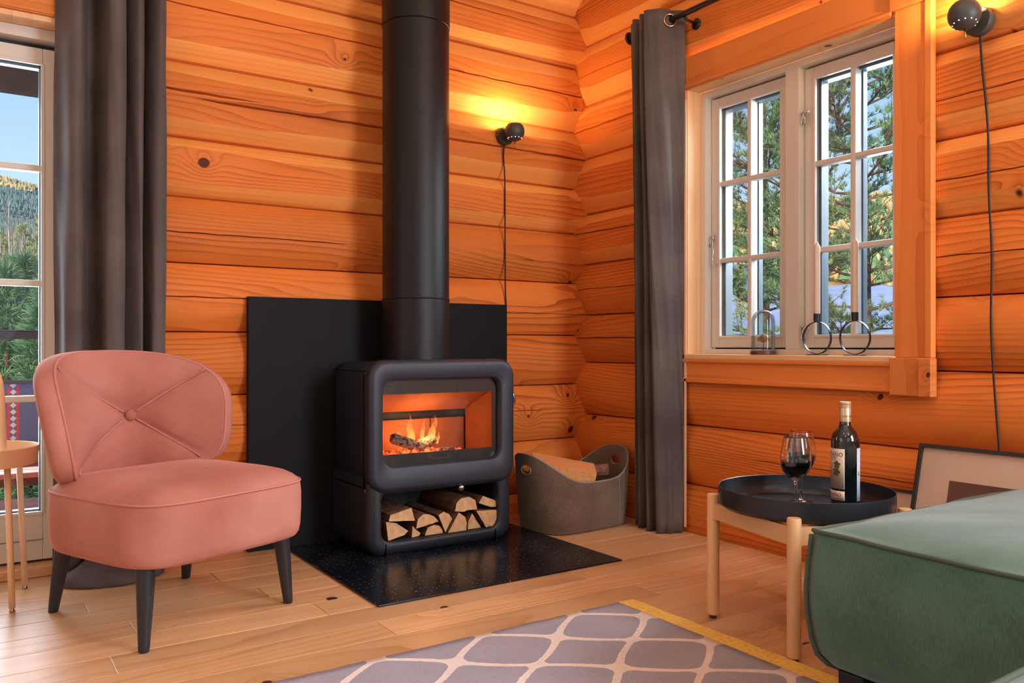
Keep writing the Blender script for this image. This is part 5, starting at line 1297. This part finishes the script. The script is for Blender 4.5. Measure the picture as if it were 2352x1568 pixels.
# trees
def tuft(mb,c,d,n_,L,w_,r_):
    for _ in range(n_):
        v=(Vector(d)*.9+Vector((r_.gauss(0,1),r_.gauss(0,1),r_.gauss(0,1)))*.55).normalized(); s=v.orthogonal().normalized(); s=Matrix.Rotation(r_.random()*6,3,v)@s
        a=mb.bm.verts.new(c-s*w_); b_=mb.bm.verts.new(c+s*w_); t_=mb.bm.verts.new(c+v*L*r_.uniform(.7,1.2)); mb.bm.faces.new((a,b_,t_))
def pine_tree(loc,H,trunk_r,nb,blen,h0,label,seed,lean=(0,0),ntuft=16,nl=.09,nsub=15,green='needles'):
    r_=random.Random(seed); T=empty('pine_tree',loc,0,label,'tree','pines outside the right window'); L0=Vector((0,0,0))
    pts=[Vector((lean[0]*t*H+.06*sn(t*6,seed),lean[1]*t*H+.05*sn(t*5,seed+2),H*t)) for t in [k/14 for k in range(15)]]
    mb=MB(); mb.tube(pts,[trunk_r*(1-.8*k/14)+.01 for k in range(15)],12); mb.build('trunk',mt['trunk'],T,smooth=True,local=True)
    br=MB(); fo=MB()
    for k in range(nb):
        t=h0+(1-h0)*(k+r_.random()*.6)/nb; i=min(13,int(t*14)); p=pts[i].lerp(pts[i+1],t*14-i); az=k*2.4+r_.random()*.7
        L=blen*(1-.55*((t-h0)/(1-h0))**1.4)*r_.uniform(.7,1.15); el=.18+.5*t-.35*(1-t)
        d=Vector((math.cos(az),math.sin(az),el*.6)); P=[p]
        for q in range(1,8):
            d=(d+Vector((r_.gauss(0,.14),r_.gauss(0,.14),.06+r_.gauss(0,.08)))).normalized(); P.append(P[-1]+d*L/7)
        br.tube(P,[.017*(1-q/8)*L/1.6+.003 for q in range(8)],5)
        for q in range(2,8):
            for s_ in range(nsub//3+1):
                az2=r_.uniform(-1.3,1.3); dd=(Matrix.Rotation(az2,3,'Z')@d+Vector((0,0,r_.uniform(-.2,.5)))).normalized(); l2=L*.30*r_.uniform(.4,1.2)
                e_=P[q]+dd*l2; br.tube([P[q],P[q].lerp(e_,.5)+Vector((0,0,-.01)),e_],[.006,.004,.003],3,False)
                for z_ in range(5): tuft(fo,P[q].lerp(e_,.3+.19*z_)+Vector((r_.gauss(0,.03),r_.gauss(0,.03),r_.gauss(0,.03))),dd+Vector((0,0,.45)),ntuft,nl,nl*.05,r_)
    br.build('branches',mt['trunk'],T,smooth=True,local=True)
    tag(fo.build('foliage',mt[green],T,local=True),kind='stuff'); return T
pine_tree((7.3,4.75,-1.0),8.2,.14,52,1.8,.28,'tall pine with straight bark trunk seen through the left half of the right window',5,lean=(-.01,.012),ntuft=16,nl=.09,nsub=15)
pine_tree((5.6,2.10,-1.0),7.4,.12,64,1.7,.16,'bushy near pine filling the right half of the right window',8,lean=(.012,0),ntuft=16,nl=.08,nsub=17)
def bare_tree(name,loc,H,r0,mat,label,seed,nb=26,group=None,leaf=None):
    r_=random.Random(seed); T=empty(name,loc,0,label,'tree',group)
    pts=[Vector((.15*sn(t*4,seed),.1*sn(t*3,seed+1),H*t)) for t in [k/10 for k in range(11)]]
    mb=MB(); mb.tube(pts,[r0*(1-.85*k/10) for k in range(11)],8); mb.build('trunk',mat,T,smooth=True,local=True)
    br=MB(); fo=MB()
    for k in range(nb):
        t=.35+.63*k/nb; i=min(9,int(t*10)); p=pts[i].lerp(pts[i+1],t*10-i); az=r_.random()*6.28; L=H*.22*(1.2-t)*r_.uniform(.6,1.2); d=Vector((math.cos(az)*.6,math.sin(az)*.6,.9)).normalized()
        e_=p+d*L; br.tube([p,p.lerp(e_,.5)+Vector((0,0,-.05)),e_],[r0*.16,r0*.1,r0*.05],3,False)
        for q in range(3):
            a_=p.lerp(e_,.3+.25*q); f_=a_+Vector((r_.gauss(0,1),r_.gauss(0,1),1.2)).normalized()*L*.4; br.tube([a_,f_],[r0*.07,r0*.03],3,False)
            if leaf: tuft(fo,f_,Vector((0,0,.6)),leaf,.16,.03,r_)
    o_=br.build('twigs',mt['twig'],T,local=True); o_['kind']='stuff'
    if leaf: tag(fo.build('foliage',mt['needles3'],T,local=True),kind='stuff')
    return T
def lw(px_,D):   # a spot D metres ahead of the camera seen at column px_ of the door
    u=(px_-1176)/FPX; return Vector((CAM.x+D*(.5556+u*.8315),CAM.y+D*(.8315-u*.5556),0))
for (px_,D,H,r0,sd,lb,lf) in((24,26,7.6,.075,1,'pale birch trunk leftmost through the garden door',0),(47,30,7.2,.05,2,'thin bare birch, second from left through the garden door',0),(80,28,5.9,.05,3,'leaning yellow green young birch in the middle of the garden door view',9),(108,24,7.4,.09,4,'white birch trunk beside the door curtain',0),(66,36,8.0,.06,7,'faint tall bare birch behind the others, garden door view',0)):
    p=lw(px_,D); bare_tree('birch_tree',(p.x,p.y,-2.2),H,r0,mt['birchbark'] if sd!=3 else mt['twig'],lb,sd,group='birches beyond the terrace',leaf=lf)
for (px_,D,H,sd) in((-30,33,6.2,11),(10,34,7.6,12),(55,33,7.9,13),(95,34,8.4,14),(140,35,7.2,15),(1700,40,4.5,16),(1735,44,4.2,17)):
    p=lw(px_,D); bare_tree('shrub_birch',(p.x,p.y,-2.2 if px_<1000 else .2),H,.05,mt['twig'],{11:'yellow green birch leftmost of the thicket, at the door view left edge',12:'yellow green birch of the thicket behind the leftmost white trunk',13:'tall yellow green birch in the middle of the thicket, door view',14:'tallest yellow green birch of the thicket, near the white trunk by the curtain',15:'yellow green thicket birch hidden mostly by the left curtain',16:'bare brown sapling on the snow slope nearer the left window jamb',17:'bare brown sapling on the snow slope nearer the glazing bar, left window half'}[sd],sd,nb=40,group='thicket birches' if px_<1000 else 'saplings on the slope',leaf=12)
def spruce(loc,H,R0,label,seed,proto=None):
    if proto is not None:
        T=proto.copy(); sc.collection.objects.link(T); T.location=loc; T['label']=label; T.scale=(R0,R0,H/3.)
        T.rotation_euler=(0,0,seed)
        for c in proto.children: d=c.copy(); sc.collection.objects.link(d); d.parent=T
        return T
    r_=random.Random(seed); T=empty('young_pine',loc,0,label,'tree','young evergreens below the terrace')
    mb=MB(); mb.tube([(0,0,0),(0,0,2.9)],[.05,.01],6); mb.build('trunk',mt['trunk'],T,local=True)
    fo=MB()
    for k in range(700):
        t=r_.random()**.85; z=.15+2.8*t; rr=(1-t)*.95*math.sqrt(r_.uniform(.15,1)); a=r_.random()*6.28; tuft(fo,Vector((rr*math.cos(a),rr*math.sin(a),z-.12*rr)),Vector((math.cos(a)*.8,math.sin(a)*.8,.5)),9,.17,.011,r_)
    tag(fo.build('foliage',mt['needles2'],T,local=True),kind='stuff'); T.scale=(R0,R0,H/3.); return T
pr0=None
SP=[(15,13,4.2,1.5,'leftmost young pine below the terrace, garden door view'),(58,15,4.6,1.6,'young pine in the middle of the door view, behind the railing'),(104,12,3.9,1.3,'bright young pine beside the door curtain, behind the railing'),(-40,14,4.5,1.6,'young pine at the far left behind the railing'),(36,19,5.0,1.8,'taller pine set back between the two front pines'),(90,20,5.0,1.8,'taller pine set back near the curtain side'),(150,14,4.4,1.5,'young pine hidden mostly by the left curtain'),(-5,10,2.3,1.1,'low small pine close to the railing at left'),(72,10,2.0,1.0,'low small pine close to the railing in the middle')]
for i,(px_,D,H,R0,lb) in enumerate(SP):
    p=lw(px_,D); t_=spruce((p.x,p.y,-2.1),H,R0,lb,i+3,pr0); pr0=pr0 or t_
